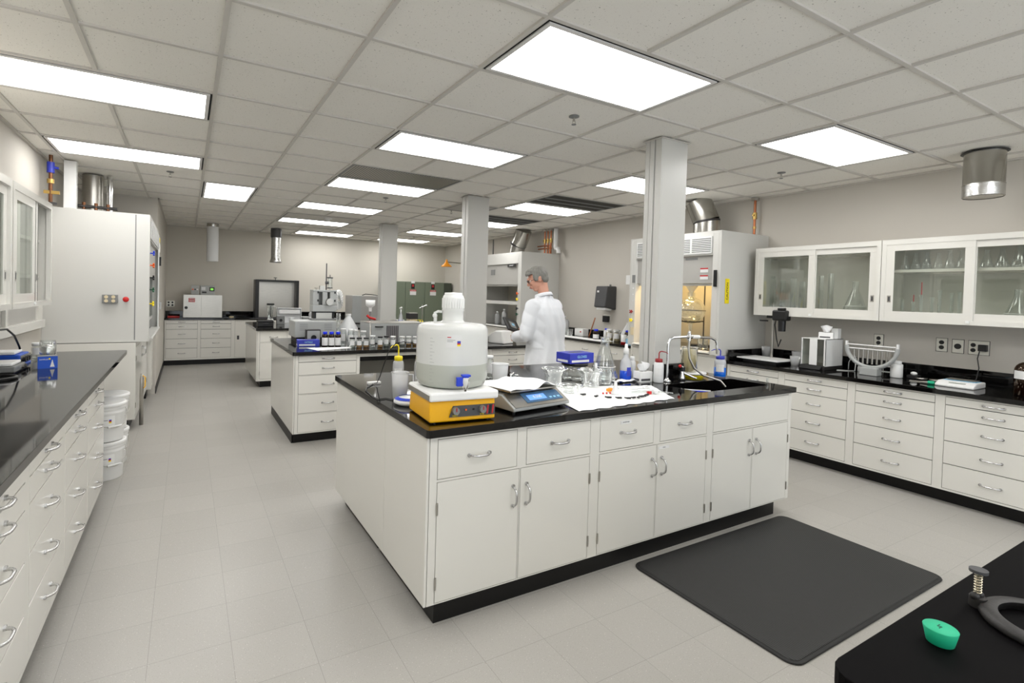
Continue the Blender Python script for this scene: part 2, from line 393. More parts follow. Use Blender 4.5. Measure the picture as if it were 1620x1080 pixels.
g = MB()
for a in ((XL, XL + .022, YF, YB), (XR - .022, XR, YF, YB), (XL, XR, YB - .022, YB), (-.37, -.348, 8.438, YB), (XL, -.348, 8.438, 8.46)): g.box(*a, H - .003, H + .011)
ST('trim_2', g, 'tbar')
g = MB().box(-.37, -.362, 8.46, YB, 0, .1)
ST('baseboard_left', g, 'kick')

def ceiling_light(c0, c1, r0, r1, label, group='lit recessed ceiling lights'):
    x0, x1, y0, y1 = GX + c0 * U, GX + c1 * U, GY + r0 * U, GY + r1 * U
    wx, wy = (x1 - x0) / 2 - .014, (y1 - y0) / 2 - .014
    t = T('ceiling_light', label, 'ceiling light', ((x0 + x1) / 2, (y0 + y1) / 2, H), 0, group)
    f = MB(); a = .012; b = .034
    for (p, q, mi, z0) in ((0, a, 1, .004), (a, b, 0, -.003)):
        f.box(-wx + p, wx - p, -wy + p, -wy + q, z0, .012, mi); f.box(-wx + p, wx - p, wy - q, wy - p, z0, .012, mi)
        f.box(-wx + p, -wx + q, -wy + q, wy - q, z0, .012, mi); f.box(wx - q, wx - p, -wy + q, wy - q, z0, .012, mi)
    P('frame', f, ['lampframe', 'gap_shade'], t)
    P('diffuser', box(-wx + b, wx - b, -wy + b, wy - b, .001, .011), 'lamp', t)
    return t
for a in ((2, 4, -2, -1, 'largest lit ceiling light panel, above the near island at top centre'),
          (2, 4, 1, 2, 'lit ceiling panel over the far half of the near island, behind the largest panel'),
          (-2, 0, 1, 2, 'lit ceiling panel cut by the left edge, nearest of the left row'),
          (-2, 0, 4, 5, 'long lit ceiling panel near the left wall above the white fume hood side'),
          (0, 1, 6, 8, 'small looking lit ceiling panel turned lengthwise, left of the far columns'),
          (6, 8, -2, -1, 'lit ceiling panel at right, above the right wall glass cabinets'),
          (6, 8, 1, 2, 'lit ceiling panel half hidden behind the nearest column'),
          (2, 4, 4, 5, 'lit ceiling panel joined to a dark perforated grille'),
          (6, 8, 4, 5, 'lit ceiling panel beside the long dark ceiling slot, right of the second column'),
          (2, 4, 7, 8, 'lit ceiling panel third in the middle row, left of the second column'),
          (6, 8, 7, 8, 'lit ceiling panel crossing behind the top of the second column'),
          (2, 4, 10, 11, 'lit ceiling panel beside the round smoke detector'),
          (6, 8, 10, 11, 'lit ceiling panel right of the third column, left of the second column'),
          (3, 5, 13, 14, 'thin looking lit ceiling panel nearest the back wall, left'),
          (6, 8, 13, 14, 'thin looking lit ceiling panel nearest the back wall, behind the third column'),
          ):
    ceiling_light(*a)
for a in ((2, 4, -5, -4, 'ceiling light panel behind the viewpoint, middle row'), (6, 8, -5, -4, 'ceiling light panel behind the viewpoint, right row'),
          (-2, 0, -2, -1, 'ceiling light panel beside the viewpoint, left row'), (-2, 0, -5, -4, 'ceiling light panel behind the viewpoint, left row'),
          (2, 4, -8, -7, 'rearmost ceiling light panel behind the viewpoint, middle row')):
    ceiling_light(*a)
def grid_box(c0, c1, r0, r1, z0, z1): return box(GX + c0 * U + .02, GX + c1 * U - .02, GY + r0 * U + .02, GY + r1 * U - .02, z0, z1)
def vent(c0, c1, r0, r1, label, mats=('perf',), slats=0):
    x0, x1, y0, y1 = GX + c0 * U + .014, GX + c1 * U - .014, GY + r0 * U + .014, GY + r1 * U - .014
    cx, cy = (x0 + x1) / 2, (y0 + y1) / 2
    t = T('ceiling_vent', label, 'vent', (cx, cy, H)); wx, wy = (x1 - x0) / 2, (y1 - y0) / 2
    P('face', box(-wx + .02, wx - .02, -wy + .02, wy - .02, .002, .011), mats[0], t)
    f = MB().box(-wx, wx, -wy, -wy + .02, -.002, .011).box(-wx, wx, wy - .02, wy, -.002, .011).box(-wx, -wx + .02, -wy + .02, wy - .02, -.002, .011).box(wx - .02, wx, -wy + .02, wy - .02, -.002, .011)
    P('frame', f, 'mgrey', t)
    for k in range(slats):
        yy = -wy + .02 + (k + 1) * (2 * wy - .04) / (slats + 1)
        P('slat', box(-wx + .02, wx - .02, yy - .012, yy + .012, -.006, .004), 'mgrey', t)
vent(2, 4, 3, 4, 'perforated dark grille in the ceiling beside a lit panel', ('perf',))
vent(6, 8, 3, 4, 'open dark ceiling slot with grey rails right of the second column', ('slotdark',), 2)
vent(6, 8, 6, 7, 'open dark ceiling slot further back behind the second column', ('slotdark',), 2)
vent(2, 4, 9, 10, 'pale grille panel around the smoke detector', ('tbar',))
vent(5, 6, 5, 6, 'square grey ceiling vent next to the top of the second column', ('hood_grey',))
def sprinkler(x, y, label):
    t = T('sprinkler_head', label, 'sprinkler', (x, y, H + .01), 0, 'ceiling sprinklers')
    P('escutcheon', MB().lathe([(0, 0), (.035, 0), (.035, -.006), (.012, -.012), (0, -.012)]), 'mgrey', t)
    b = MB().cyl((0, 0, -.01), (0, 0, -.035), .007).tube([(-.01, 0, -.03), (-.012, 0, -.045), (0, 0, -.055), (.012, 0, -.045), (.01, 0, -.03)], .002, 6)
    P('nozzle', b, 'steel', t); P('deflector', MB().cyl((0, 0, -.055), (0, 0, -.058), .016), 'mgrey', t)
for x, y, l in ((2.27, 2.72, 'sprinkler head left of the nearest column top'), (4.86, 2.8, 'sprinkler head right of the nearest column near the right wall'),
                (-.17, 6.41, 'sprinkler head left, past the long left panel'), (.45, 11.1, 'sprinkler head above the translucent hanging duct at the back'),
                (2.24, 6.4, 'sprinkler head in front of the third middle panel'), (3.35, 6.7, 'sprinkler head just right of the second column'),
                (4.3, 10.4, 'small far sprinkler head above the far right panels')):
    sprinkler(x, y, l)
t = T('smoke_detector', 'round white smoke detector on the ceiling by the far grille', 'smoke detector', (2.06, 8.75, H + .01))
P('base', MB().lathe([(0, 0), (.07, 0), (.07, -.02), (.055, -.03), (0, -.03)]), 'white', t); P('cap', MB().lathe([(.03, -.03), (.03, -.05), (.02, -.058), (0, -.06)]), 'white', t)

# columns
def column(x0, x1, y0, y1, z0, label):
    t = T('column', label, 'column', ((x0 + x1) / 2, (y0 + y1) / 2, z0)); wx, wy = (x1 - x0) / 2, (y1 - y0) / 2; h = H - z0
    P('core', box(-wx + .012, wx, -wy, wy, 0, h), 'column', t, bevel=.003)
    q = MB().box(-wx, -wx + .012, -wy, -.02, 0, h).box(-wx - .006, -wx + .012, -.012, wy - .05, 0, h).box(-wx, -wx + .012, wy - .042, wy, 0, h)
    P('channel_cover', q, 'column', t, bevel=.002)
    P('ceiling_collar', box(-wx - .015, wx + .015, -wy - .015, wy + .015, h - .004, h), 'tbar', t)
column(3.085, 3.375, 2.675, 2.83, .9145, 'nearest pale square column rising through the near island')
column(3.0, 3.30, 5.54, 5.70, .9145, 'second pale column, behind the carboy')
column(3.02, 3.315, 8.77, 8.93, .9145, 'third and farthest pale column, left of the green lockers')

# ------------------------------------------------------------ cabinets
def pull(L=.11, standoff=.032, vertical=False, flat=True):
    n = 10; pts = []
    for i in range(n + 1):
        t = i / n; a = -L / 2 + L * t; d = standoff * (1 - (2 * t - 1) ** 4) if flat else standoff * sin(pi * t)
        pts.append((0, -d - .002, a) if vertical else (a, -d - .002, 0))
    b = MB().tube(pts, [.0062] + [.0056] * (n - 1) + [.0062], 8)
    for s in (-1, 1):
        c = (0, 0, s * L / 2) if vertical else (s * L / 2, 0, 0)
        b.cyl((c[0], 0, c[2]), (c[0], -.008, c[2]), .0095, seg=12)
    return b
PULLH = pull().me('handle', 'pull'); PULLV = pull(.10, .035, True).me('handle', 'pull')
HINGE = MB().cyl((0, -.004, -.028), (0, -.004, .028), .0048, seg=8).me('hinge', 'steel')
def base_unit(name, label, loc, rz, w, d, h, fronts, z0=.1, ends=True, drawer_h=None, matn='cab', group=None, kick=True, kickin=.06, k0=0, k1=0, bodyh=None):
    """carcass with an inset front; fronts: ('drawer'|'panel',x0,x1,z0,z1) or ('door',x0,x1,z0,z1,hinge 'L'/'R', handle True)"""
    t = T(name, label, 'cabinet', loc, rz, group)
    b = MB().box(0, w, .022, d, z0, bodyh or h)
    # face frame: cut the face into cells and fill the ones without a front
    xs = sorted({0, w} | {f[1] for f in fronts} | {f[2] for f in fronts}); zs = sorted({z0, h} | {f[3] for f in fronts} | {f[4] for f in fronts})
    for i in range(len(zs) - 1):
        run = None
        for j in range(len(xs) - 1):
            cx, cz = (xs[j] + xs[j + 1]) / 2, (zs[i] + zs[i + 1]) / 2
            filled = not any(f[1] < cx < f[2] and f[3] < cz < f[4] for f in fronts)
            if filled and run is None: run = xs[j]
            if (not filled) and run is not None: b.box(run, xs[j], 0, .022, zs[i], zs[i + 1]); run = None
        if run is not None: b.box(run, w, 0, .022, zs[i], zs[i + 1])
    for f in fronts: b.box(f[1], f[2], .0195, .0221, f[3], f[4], 1)  # thin dark sheet behind each front paints shade into its gaps
    P('body', b, [matn, 'gap_shade'], t)
    if kick: P('toe_kick', box(k0, w - k1, kickin, d - .02, 0, z0), 'kick', t)
    gp = .0028
    for f in fronts:
        x0, x1, a, c = f[1] + gp, f[2] - gp, f[3] + gp, f[4] - gp
        fo = P('drawer' if f[0] == 'drawer' else ('door' if f[0] == 'door' else 'blank_panel'), box(0, x1 - x0, 0, .018, 0, c - a), matn, t, bevel=.0012, loc=(x0, -.001, a))
        if f[0] == 'drawer':
            zz = (c - a) / 2 if len(f) < 6 else f[5]
            P('handle', PULLH, None, fo, loc=((x1 - x0) / 2, 0, zz))
        if f[0] == 'door':
            left = f[5] == 'L'
            for zz in (.09, (c - a) - .12): P('hinge', HINGE, None, fo, loc=(-.001 if left else x1 - x0 + .001, 0, zz))
            P('handle', PULLV, None, fo, loc=((x1 - x0) - .035 if left else .035, 0, (c - a) - .13))
    return t
def stack(x0, x1, zs): return [('drawer', x0, x1, zs[i + 1], zs[i]) for i in range(len(zs) - 1)]
ZS = [.864, .794, .685, .505, .323, .125]

def rounded(x0, x1, y0, y1, r, seg=5, corners=(1, 1, 1, 1)):
    pts = []
    for (cx, cy, a0, use, px, py) in ((x0 + r, y0 + r, pi, corners[0], x0, y0), (x1 - r, y0 + r, 1.5 * pi, corners[1], x1, y0), (x1 - r, y1 - r, 0, corners[2], x1, y1), (x0 + r, y1 - r, .5 * pi, corners[3], x0, y1)):
        if use: pts += [(cx + r * cos(a0 + .5 * pi * i / seg), cy + r * sin(a0 + .5 * pi * i / seg)) for i in range(seg + 1)]
        else: pts.append((px, py))
    return pts
def slab(outer, holes, z0, z1):
    bm = bmesh.new()
    def loop(pts):
        vs = [bm.verts.new((x, y, z0)) for x, y in pts]; return [bm.edges.new((vs[i], vs[(i + 1) % len(vs)])) for i in range(len(vs))]
    es = loop(outer)
    for h in holes: es += loop(h)
    bmesh.ops.triangle_fill(bm, use_beauty=True, use_dissolve=False, edges=es)
    r = bmesh.ops.extrude_face_region(bm, geom=bm.faces[:])
    for v in r['geom']:
        if isinstance(v, bmesh.types.BMVert): v.co.z = z1
    bmesh.ops.recalc_face_normals(bm, faces=bm.faces[:])
    me = bpy.data.meshes.new('slab'); bm.to_mesh(me); bm.free(); me.materials.append(M['epoxy']); return me

# --- near island
ZT = .914
IX0, IX1, IY0, IY1 = .965, 3.85, 2.08, 3.655
SINK = (2.99, 3.76, 2.195, 2.50)
def island_half(front):
    pass
base_unit('base_cabinet', 'left front cabinet of the near island, two drawers above two doors', (IX0, IY0, 0), 0, .985, .78, .876,
    [('drawer', .037, .475, .675, .862), ('drawer', .53, .955, .675, .862), ('door', .037, .492, .105, .665, 'L'), ('door', .497, .955, .105, .665, 'R')], k0=.045, kickin=.02)
base_unit('base_cabinet', 'middle front cabinet of the near island, with small label strips', (IX0 + .985, IY0, 0), 0, .975, .78, .876,
    [('drawer', .037, .462, .675, .862), ('drawer', .517, .95, .675, .862), ('door', .037, .492, .105, .665, 'L'), ('door', .497, .95, .105, .665, 'R')], kickin=.02)
base_unit('base_cabinet', 'right front cabinet of the near island, blank panel under the sink', (IX0 + 1.96, IY0, 0), 0, .925, .78, .876,
    [('panel', .037, .89, .675, .862), ('door', .037, .462, .105, .665, 'L'), ('door', .467, .89, .105, .665, 'R')], k1=.14, kickin=.02, bodyh=.6)
base_unit('base_cabinet', 'rear cabinet bank of the near island, facing the far aisle', (IX1, IY1, 0), pi, IX1 - IX0, .795, .876,
    [('drawer', .04 + i * .72, .70 + i * .72, .675, .862) for i in range(4)] + [('door', .04 + i * .72, .37 + i * .72, .105, .665, 'L') for i in range(4)] + [('door', .375 + i * .72, .70 + i * .72, .105, .665, 'R') for i in range(4)], k0=.14, k1=.045)
ep = T('end_panel', 'plain white left end panel of the near island', 'panel', (IX0 - .003, IY0, 0))
P('front_sheet', box(-.012, 0, .0, .55, .1, .876), 'cab', ep, bevel=.001); P('rear_sheet', box(-.012, 0, .553, IY1 - IY0, .1, .876), 'cab', ep, bevel=.001)
slabm = slab(rounded(.937, 3.87, 2.05, 3.69, .02), [rounded(*SINK[:2], *SINK[2:], .03)], .878, ZT)
S('worktop', 'black epoxy worktop of the near island with a sink cut out', 'worktop', slabm, None, bevel=.004)
sk = T('sink', 'black drop-in sink at the right of the near island', 'sink', ((SINK[0] + SINK[1]) / 2, (SINK[2] + SINK[3]) / 2, .62))
sx, sy = (SINK[1] - SINK[0]) / 2, (SINK[3] - SINK[2]) / 2
P('basin', MB().box(-sx, sx, -sy, sy, 0, .012).box(-sx - .01, -sx, -sy, sy, 0, .258).box(sx, sx + .01, -sy, sy, 0, .258).box(-sx - .01, sx + .01, -sy - .01, -sy, 0, .258).box(-sx - .01, sx + .01, sy, sy + .01, 0, .258), 'epoxy', sk)
P('drain', MB().lathe([(0, .013), (.02, .013), (.045, .016), (.045, .012), (0, .012)]), 'steel', sk)
for x, zz, y in ((2.17, .83, 2.077), (2.53, .645, 2.077)): pass
# label strips on the middle cabinet are parts of it
mid = [o for o in bpy.data.objects if o.get('label', '').startswith('middle front cabinet')][0]
P('label_strip', box(.19, .275, -.003, -.001, .815, .833), 'labelw', mid); P('label_strip', box(.51, .60, -.003, -.001, .632, .648), 'labelw', mid)
text_mesh('GLASSWARE', .009, 'dkgrey', mid, (.2325, -.0033, .824), (pi / 2, 0, 0)); text_mesh('TOOLS', .008, 'dkgrey', mid, (.555, -.0033, .64), (pi / 2, 0, 0))
S('backsplash', 'black upright splash block behind the sink, against the column', 'backsplash', MB().box(0, .33, 0, .02, 0, .12), 'epoxy', (3.06, 2.65, ZT), bevel=.003)

# --- second island
JX0, JY0, JY1 = .935, 5.2, 6.69
base_unit('base_cabinet', 'four drawer cabinet at the left end of the second island', (JX0, JY0, 0), 0, .645, .75, .876,
    [('drawer', .03, .612, .808, .872), ('drawer', .03, .612, .68, .808), ('drawer', .03, .612, .493, .675), ('drawer', .03, .612, .301, .488), ('drawer', .03, .612, .11, .296)])
kn = T('knee_space', 'open knee space with a dark apron in the second island', 'apron', (JX0 + .645, JY0 + .02, 0))
P('apron', box(0, .93, 0, .02, .84, .876), 'cab', kn); P('dark_rail', box(0, .93, .25, .27, .76, .84), 'kick', kn); P('back_panel', box(0, .93, .7, .72, 0, .76), 'cab_in', kn)
base_unit('base_cabinet', 'drawer cabinet at the right end of the second island, below the white instrument', (JX0 + 1.575, JY0, 0), 0, 1.32, .75, .876,
    stack(.04, .64, ZS) + stack(.68, 1.28, ZS))
base_unit('base_cabinet', 'rear cabinet bank of the second island', (3.83, JY1, 0), pi, 2.895, .72, .876,
    [('drawer', .04 + i * .72, .70 + i * .72, .675, .862) for i in range(4)] + [('door', .04 + i * .72, .70 + i * .72, .105, .665, 'L') for i in range(4)])
ep = T('end_panel', 'reflective left end panel of the second island', 'panel', (JX0 - .003, JY0, 0))
P('sheet', box(-.012, 0, 0, JY1 - JY0, .1, .876), 'cab', ep, bevel=.001); P('toe_kick', box(-.010, -.001, .06, JY1 - JY0 - .05, 0, .1), 'kick', ep)
S('worktop', 'black epoxy worktop of the second island', 'worktop', slab(rounded(.906, 3.87, 5.166, 6.72, .02), [], .878, ZT), None, bevel=.004)
# --- third island
base_unit('base_cabinet', 'left cabinet of the third island with one wide drawer and a door', (.955, 8.42, 0), 0, .99, .75, .876, k0=.05, fronts=
    [('drawer', .03, .43, .70, .862), ('door', .03, .43, .13, .69, 'L'), ('drawer', .5, .95, .70, .862), ('door', .5, .95, .13, .69, 'R')])
base_unit('base_cabinet', 'right cabinet of the third island behind the second island', (1.945, 8.42, 0), 0, 1.9, .75, .876,
    [('drawer', .04 + i * .62, .60 + i * .62, .70, .862) for i in range(3)] + [('door', .04 + i * .62, .60 + i * .62, .13, .69, 'L') for i in range(3)])
base_unit('base_cabinet', 'rear cabinet bank of the third island', (3.845, 10.04, 0), pi, 2.89, .85, .876, k1=.05, fronts=[('door', .04 + i * .72, .70 + i * .72, .105, .862, 'L') for i in range(4)])
ep = T('end_panel', 'left end panel of the third island', 'panel', (.952, 8.42, 0)); P('sheet', box(-.012, 0, 0, 1.62, .1, .876), 'cab', ep, bevel=.001)
S('worktop', 'black epoxy worktop of the third island', 'worktop', slab(rounded(.93, 3.87, 8.385, 10.08, .02), [], .878, ZT), None, bevel=.004)

# --- back wall run
BY = 11.36
base_unit('base_cabinet', 'five drawer cabinet at the far left of the back wall run', (-.36, BY, 0), 0, .59, .62, .876, stack(.02, .555, [.869, .804, .694, .511, .327, .135]), kickin=.05)
base_unit('base_cabinet', 'five drawer cabinet second from left on the back wall run', (.23, BY, 0), 0, .6, .62, .876, stack(.02, .56, [.869, .804, .694, .511, .327, .135]), kickin=.05)
bd = base_unit('base_cabinet', 'door cabinet with a small dark latch on the back wall run', (.83, BY, 0), 0, 3.25, .62, .876,
    [('panel', .03, .6, .12, .86), ('door', .66, 1.2, .12, .86, 'L'), ('door', 1.24, 1.8, .12, .86, 'R'), ('door', 1.9, 2.5, .12, .86, 'L'), ('door', 2.55, 3.18, .12, .86, 'R')], kickin=.05)
P('latch', box(.07, .11, -.006, .001, .48, .56), 'dkgrey', bd, bevel=.002)
wk = T('worktop', 'black worktop along the back wall with upstand', 'worktop', (-.365, BY - .02, .878))
P('slab', box(0, 4.45, 0, .64, 0, .036), 'epoxy', wk, bevel=.004); S('backsplash', 'black upstand along the back wall counter', 'backsplash', box(0, 3.73, .62, .64, .0365, .15), 'epoxy', (-.365, BY - .02, .878), bevel=.003)

# --- left wall run, facing +x
LX = -.50
def yz(y): return y
lz = ZS[:-1] + [.125]
lz = [.864, .80, .698, .506, .311, .125]
names = ['drawer cabinet of the left bench, farthest from view, beside the white pails', 'second drawer cabinet of the left bench from the pails', 'third drawer cabinet of the left bench from the pails', 'drawer cabinet of the left bench nearest the lower left corner']
for i, (a, b) in enumerate(((3.72, 4.42), (3.06, 3.72), (2.42, 3.06), (1.76, 2.42))):
    base_unit('base_cabinet', names[i], (LX, a, 0), pi / 2, b - a, .70, .876, stack(.03, b - a - .03, lz), z0=.1)
for i, (a, b) in enumerate(((1.1, 1.76), (.4, 1.1), (-.3, .4))):
    base_unit('base_cabinet', 'drawer cabinet of the left bench beside the viewpoint, ' + ('just behind the lower left corner', 'level with the viewpoint', 'behind the viewpoint')[i], (LX, a, 0), pi / 2, b - a, .70, .876, stack(.03, b - a - .03, lz), z0=.1)
S('worktop', 'glossy black worktop of the left bench', 'worktop', slab(rounded(XL + .002, -.478, -.35, 5.77, .03, corners=(0, 0, 1, 0)), [], .878, ZT), None, bevel=.004)
S('support_panel', 'white support panel under the far end of the left bench', 'panel', box(XL + .002, -1.02, 5.735, 5.755, 0, .877), 'cab', bevel=.002)

# --- right wall run, facing -x
RX, RZ = 5.12, .885
rzs = [.835, .773, .668, .495, .318, .125]
rn = ['right wall drawer cabinet beside the fume hood', 'right wall drawer cabinet behind the sink corner of the near island', 'right wall drawer cabinet in the middle of the run', 'right wall drawer cabinet cut by the right edge', 'right wall drawer cabinet past the right edge']
for i, (y1, y0) in enumerate(((3.45, 2.87), (2.87, 2.26), (2.26, 1.65), (1.65, 1.04), (1.04, .43))):
    base_unit('base_cabinet', rn[i], (RX, y1, 0), -pi / 2, y1 - y0, .72, .847, stack(.03, y1 - y0 - .03, rzs), z0=.11, kickin=.09)
wk = T('worktop', 'black worktop with upstand along the right wall', 'worktop', (5.09, .4, .849))
P('slab', box(0, XR - 5.09 - .002, 0, 3.06, 0, .036), 'epoxy', wk, bevel=.004); S('backsplash', 'black upstand along the right wall counter', 'backsplash', box(XR - 5.09 - .022, XR - 5.09 - .002, 0, 3.06, .0365, .15), 'epoxy', (5.09, .4, .849), bevel=.003)
S('backsplash', 'short black upstand against the side of the lit fume hood', 'backsplash', box(.04, XR - 5.09 - .022, 3.04, 3.06, .0365, .15), 'epoxy', (5.09, .4, .849), bevel=.003)
# bench between the two right fume hoods
base_unit('base_cabinet', 'white cabinet bank between the two right fume hoods', (5.13, 7.2, 0), -pi / 2, 2.35, .71, .865, [('drawer', .04 + i * .58, .58 + i * .58, .68, .85) for i in range(4)] + [('door', .04 + i * .58, .58 + i * .58, .12, .67, 'L') for i in range(4)])
wk = T('worktop', 'black worktop with upstand between the two right fume hoods', 'worktop', (5.10, 4.82, .867))
P('slab', box(0, .758, 0, 2.4, 0, .036), 'epoxy', wk, bevel=.004); S('backsplash', 'black upstand on the bench between the right fume hoods', 'backsplash', box(.738, .758, 0, 2.4, .0365, .13), 'epoxy', (5.10, 4.82, .867), bevel=.003)
# bottom right bench
S('worktop', 'dark matte worktop in the lower right corner', 'worktop', slab(rounded(.945, 3.2, -.45, .44, .045, corners=(0, 0, 0, 1)), [], .878, ZT), 'mattblack', bevel=.008)
base_unit('base_cabinet', 'cabinet under the dark worktop in the lower right corner', (3.1, .41, 0), pi, 2.12, .8, .876, [('door', .04 + i * .69, .69 + i * .69, .12, .86, 'L') for i in range(3)])

# ------------------------------------------------------------ glazed wall cabinets
def wall_cabinet(label, loc, rz, w, d, h, front_first=True, open_at=None, shelves=(.45,), group=None):
    t = T('glazed_wall_cabinet', label, 'wall cabinet', loc, rz, group)
    b = MB().box(0, w, .03, d, 0, .022).box(0, w, .03, d, h - .022, h).box(0, .022, .03, d, .022, h - .022).box(w - .022, w, .03, d, .022, h - .022).box(.022, w - .022, d - .01, d, .022, h - .022)
    b.box(0, w, 0, .03, 0, .035).box(0, w, 0, .03, h - .045, h).box(0, .035, 0, .03, .035, h - .045).box(w - .035, w, 0, .03, .035, h - .045)
    P('carcass', b, 'cab', t)
    for s_ in shelves: P('shelf', box(.024, w - .024, .07, d - .012, h * s_ - .012, h * s_ + .012), 'cab', t, bevel=.001)
    dw = (w - .06) / 2 + .025
    spots = [(.032, .004), (w - .032 - dw, .017)] if open_at is None else [(.032 + 0.0, .004), (open_at, .017)]
    for k, (x0, y0) in enumerate(spots):
        z0, z1 = .03, h - .038
        f = 0.062
        q = MB().box(0, dw, 0, .012, 0, f).box(0, dw, 0, .012, z1 - z0 - f, z1 - z0).box(0, f, 0, .012, f, z1 - z0 - f).box(dw - f, dw, 0, .012, f, z1 - z0 - f)
        dr = P('sliding_door', q, 'cab', t, loc=(x0, y0, z0), bevel=.0012)
        P('pane', box(f, dw - f, .004, .008, f, z1 - z0 - f), 'pane', dr)
        xx = .02 if k == 0 else dw - .045
        if open_at is not None: P('edge_strip', box(dw, dw + .006, -.001, .012, 0, z1 - z0), 'black', dr)
        P('finger_pull', MB().box(xx, xx + .026, -.002, .003, .14, .20, 0).box(xx + .006, xx + .02, -.003, -.001, .15, .19, 1), ['steel', 'dkgrey'], dr, bevel=.001)
    P('bumper', box(w / 2 - .012, w / 2 + .012, -.008, .002, .015, .035), 'white', t)
    return t
RCX = 5.45
wall_cabinet('right wall glazed cabinet beside the fume hood, holding cylinders and a tall flask', (RCX, 3.385, 1.385), -pi / 2, 1.17, XR - RCX - .002, .725, shelves=(.87,))
wall_cabinet('right wall glazed cabinet cut by the right edge, two rows of flasks', (RCX, 2.21, 1.385), -pi / 2, 1.2, XR - RCX - .002, .725, shelves=(.62,))
wall_cabinet('right wall glazed cabinet past the right edge', (RCX, 1.005, 1.385), -pi / 2, 1.2, XR - RCX - .002, .725, shelves=(.62,))
LCX = -.9
wall_cabinet('left wall glazed cabinet standing open beside the white fume hood', (LCX, 4.0, 1.36), pi / 2, 1.0, LCX - XL - .002, .765, open_at=.16, shelves=(.27, .62))
wall_cabinet('left wall glazed cabinet cut by the left edge', (LCX, 2.78, 1.36), pi / 2, 1.2, LCX - XL - .002, .765, shelves=(.3, .62))
wall_cabinet('left wall glazed cabinet beside the viewpoint', (LCX, 1.56, 1.36), pi / 2, 1.2, LCX - XL - .002, .765, shelves=(.3, .62))
# service ledge / framed panel under the left cabinets
lw = T('wall_frame', 'white framed panel and ledge on the left wall under the glazed cabinet', 'wall panel', (XL, 3.2, 1.1))
P('ledge', box(.0, .05, 0, 3.1, 0, .075), 'cab', lw, bevel=.003); P('post', box(0, .03, 1.95, 2.01, .075, .26), 'cab', lw); P('post', box(0, .03, 2.95, 3.1, .075, .26), 'cab', lw); P('post', box(0, .03, .6, .66, .075, .26), 'cab', lw)
P('infill', box(0, .008, 0, 3.1, .075, .26), 'hood_grey', lw)

# ------------------------------------------------------------ fume hoods
def cross_valve(parent, loc, mat, rz=0, r=.022):
    v = MB().cyl((0, 0, 0), (0, -.03, 0), .007, seg=10).ball((0, -.035, 0), .011)
    for k in range(4):
        a = pi / 4 + k * pi / 2; v.cyl((0, -.034, 0), (cos(a) * r, -.034, sin(a) * r), .0075, .0085, 10)
    return P('valve_knob', v, mat, parent, loc=loc, rz=rz)
def louvre(parent, w, h, loc, cols=3):
    P('louvre_backing', box(0, w, 0, .004, 0, h), 'mgrey', parent, loc=loc)
    n = 9; cw = w / cols
    b = MB()
    for c in range(cols):
        for i in range(n):
            z = h * (i + .5) / n; b.box(c * cw + .012, (c + 1) * cw - .012, -.008, 0, z - .005, z + .004)
    b.box(0, w, -.006, 0, -.004, .004).box(0, w, -.006, 0, h - .004, h + .004)
    for c in range(cols + 1): b.box(max(0, c * cw - .01), min(w, c * cw + .01), -.006, 0, 0, h)
    P('louvre_slats', b, 'white', parent, loc=loc)
def fume_hood(label, loc, rz, w, d, z0, z1, sash_z, sash_open=True, louver=True, valves_left=(), valves_right=(), base=True, basemat='cab', depth_front=.09, lit=False, panel='hood_grey'):
    """local x across the front, -y out of the front, y into the wall"""
    t = T('fume_hood', label, 'fume hood', loc, rz)
    p = .1
    P('side_panel', box(0, .03, 0, d, z0, z1), 'hood', t, bevel=.002); P('side_panel', box(w - .03, w, 0, d, z0, z1), 'hood', t, bevel=.002)
    P('top_panel', box(.03, w - .03, 0, d, z1 - .02, z1), 'hood', t)
    P('back_liner', box(.03, w - .03, d - .02, d, z0, z1 - .02), 'hood_in', t)
    P('corner_post', box(.03, p, 0, .14, z0, z1 - .02), 'hood', t, bevel=.004); P('corner_post', box(w - p, w - .03, 0, .14, z0, z1 - .02), 'hood', t, bevel=.004)
    hl = .26 if louver else .2
    P('header', box(p, w - p, .0, .03, z1 - hl, z1 - .02), 'hood', t)
    P('upper_panel', box(p, w - p, .03, .05, sash_z, z1 - hl), panel, t)
    if louver: louvre(t, w - 2 * p - .02, .18, (p + .01, -.004, z1 - .24), 4)
    sb = sash_z if sash_open else z0 + .19
    sa = P('sash', MB().box(p, w - p, .06, .075, sb - .03, sb), 'hood', t)
    P('pane', box(p, w - p, .064, .07, sb, min(sb + .75, z1 - hl)), 'sash', sa)
    P('worksurface', box(.03, w - .03, .05, d - .02, z0, z0 + .03), 'epoxy', t)
    P('airfoil', MB().prism([(-.03, z0 + .02), (.06, z0 + .0), (.07, z0 + .035), (-.02, z0 + .035)], p, w - p, axis='X'), 'hood', t)
    P('interior_light', box(w * .3, w * .7, .2, .32, z1 - .3, z1 - .285), 'warmlamp' if lit else 'white', t)
    return t
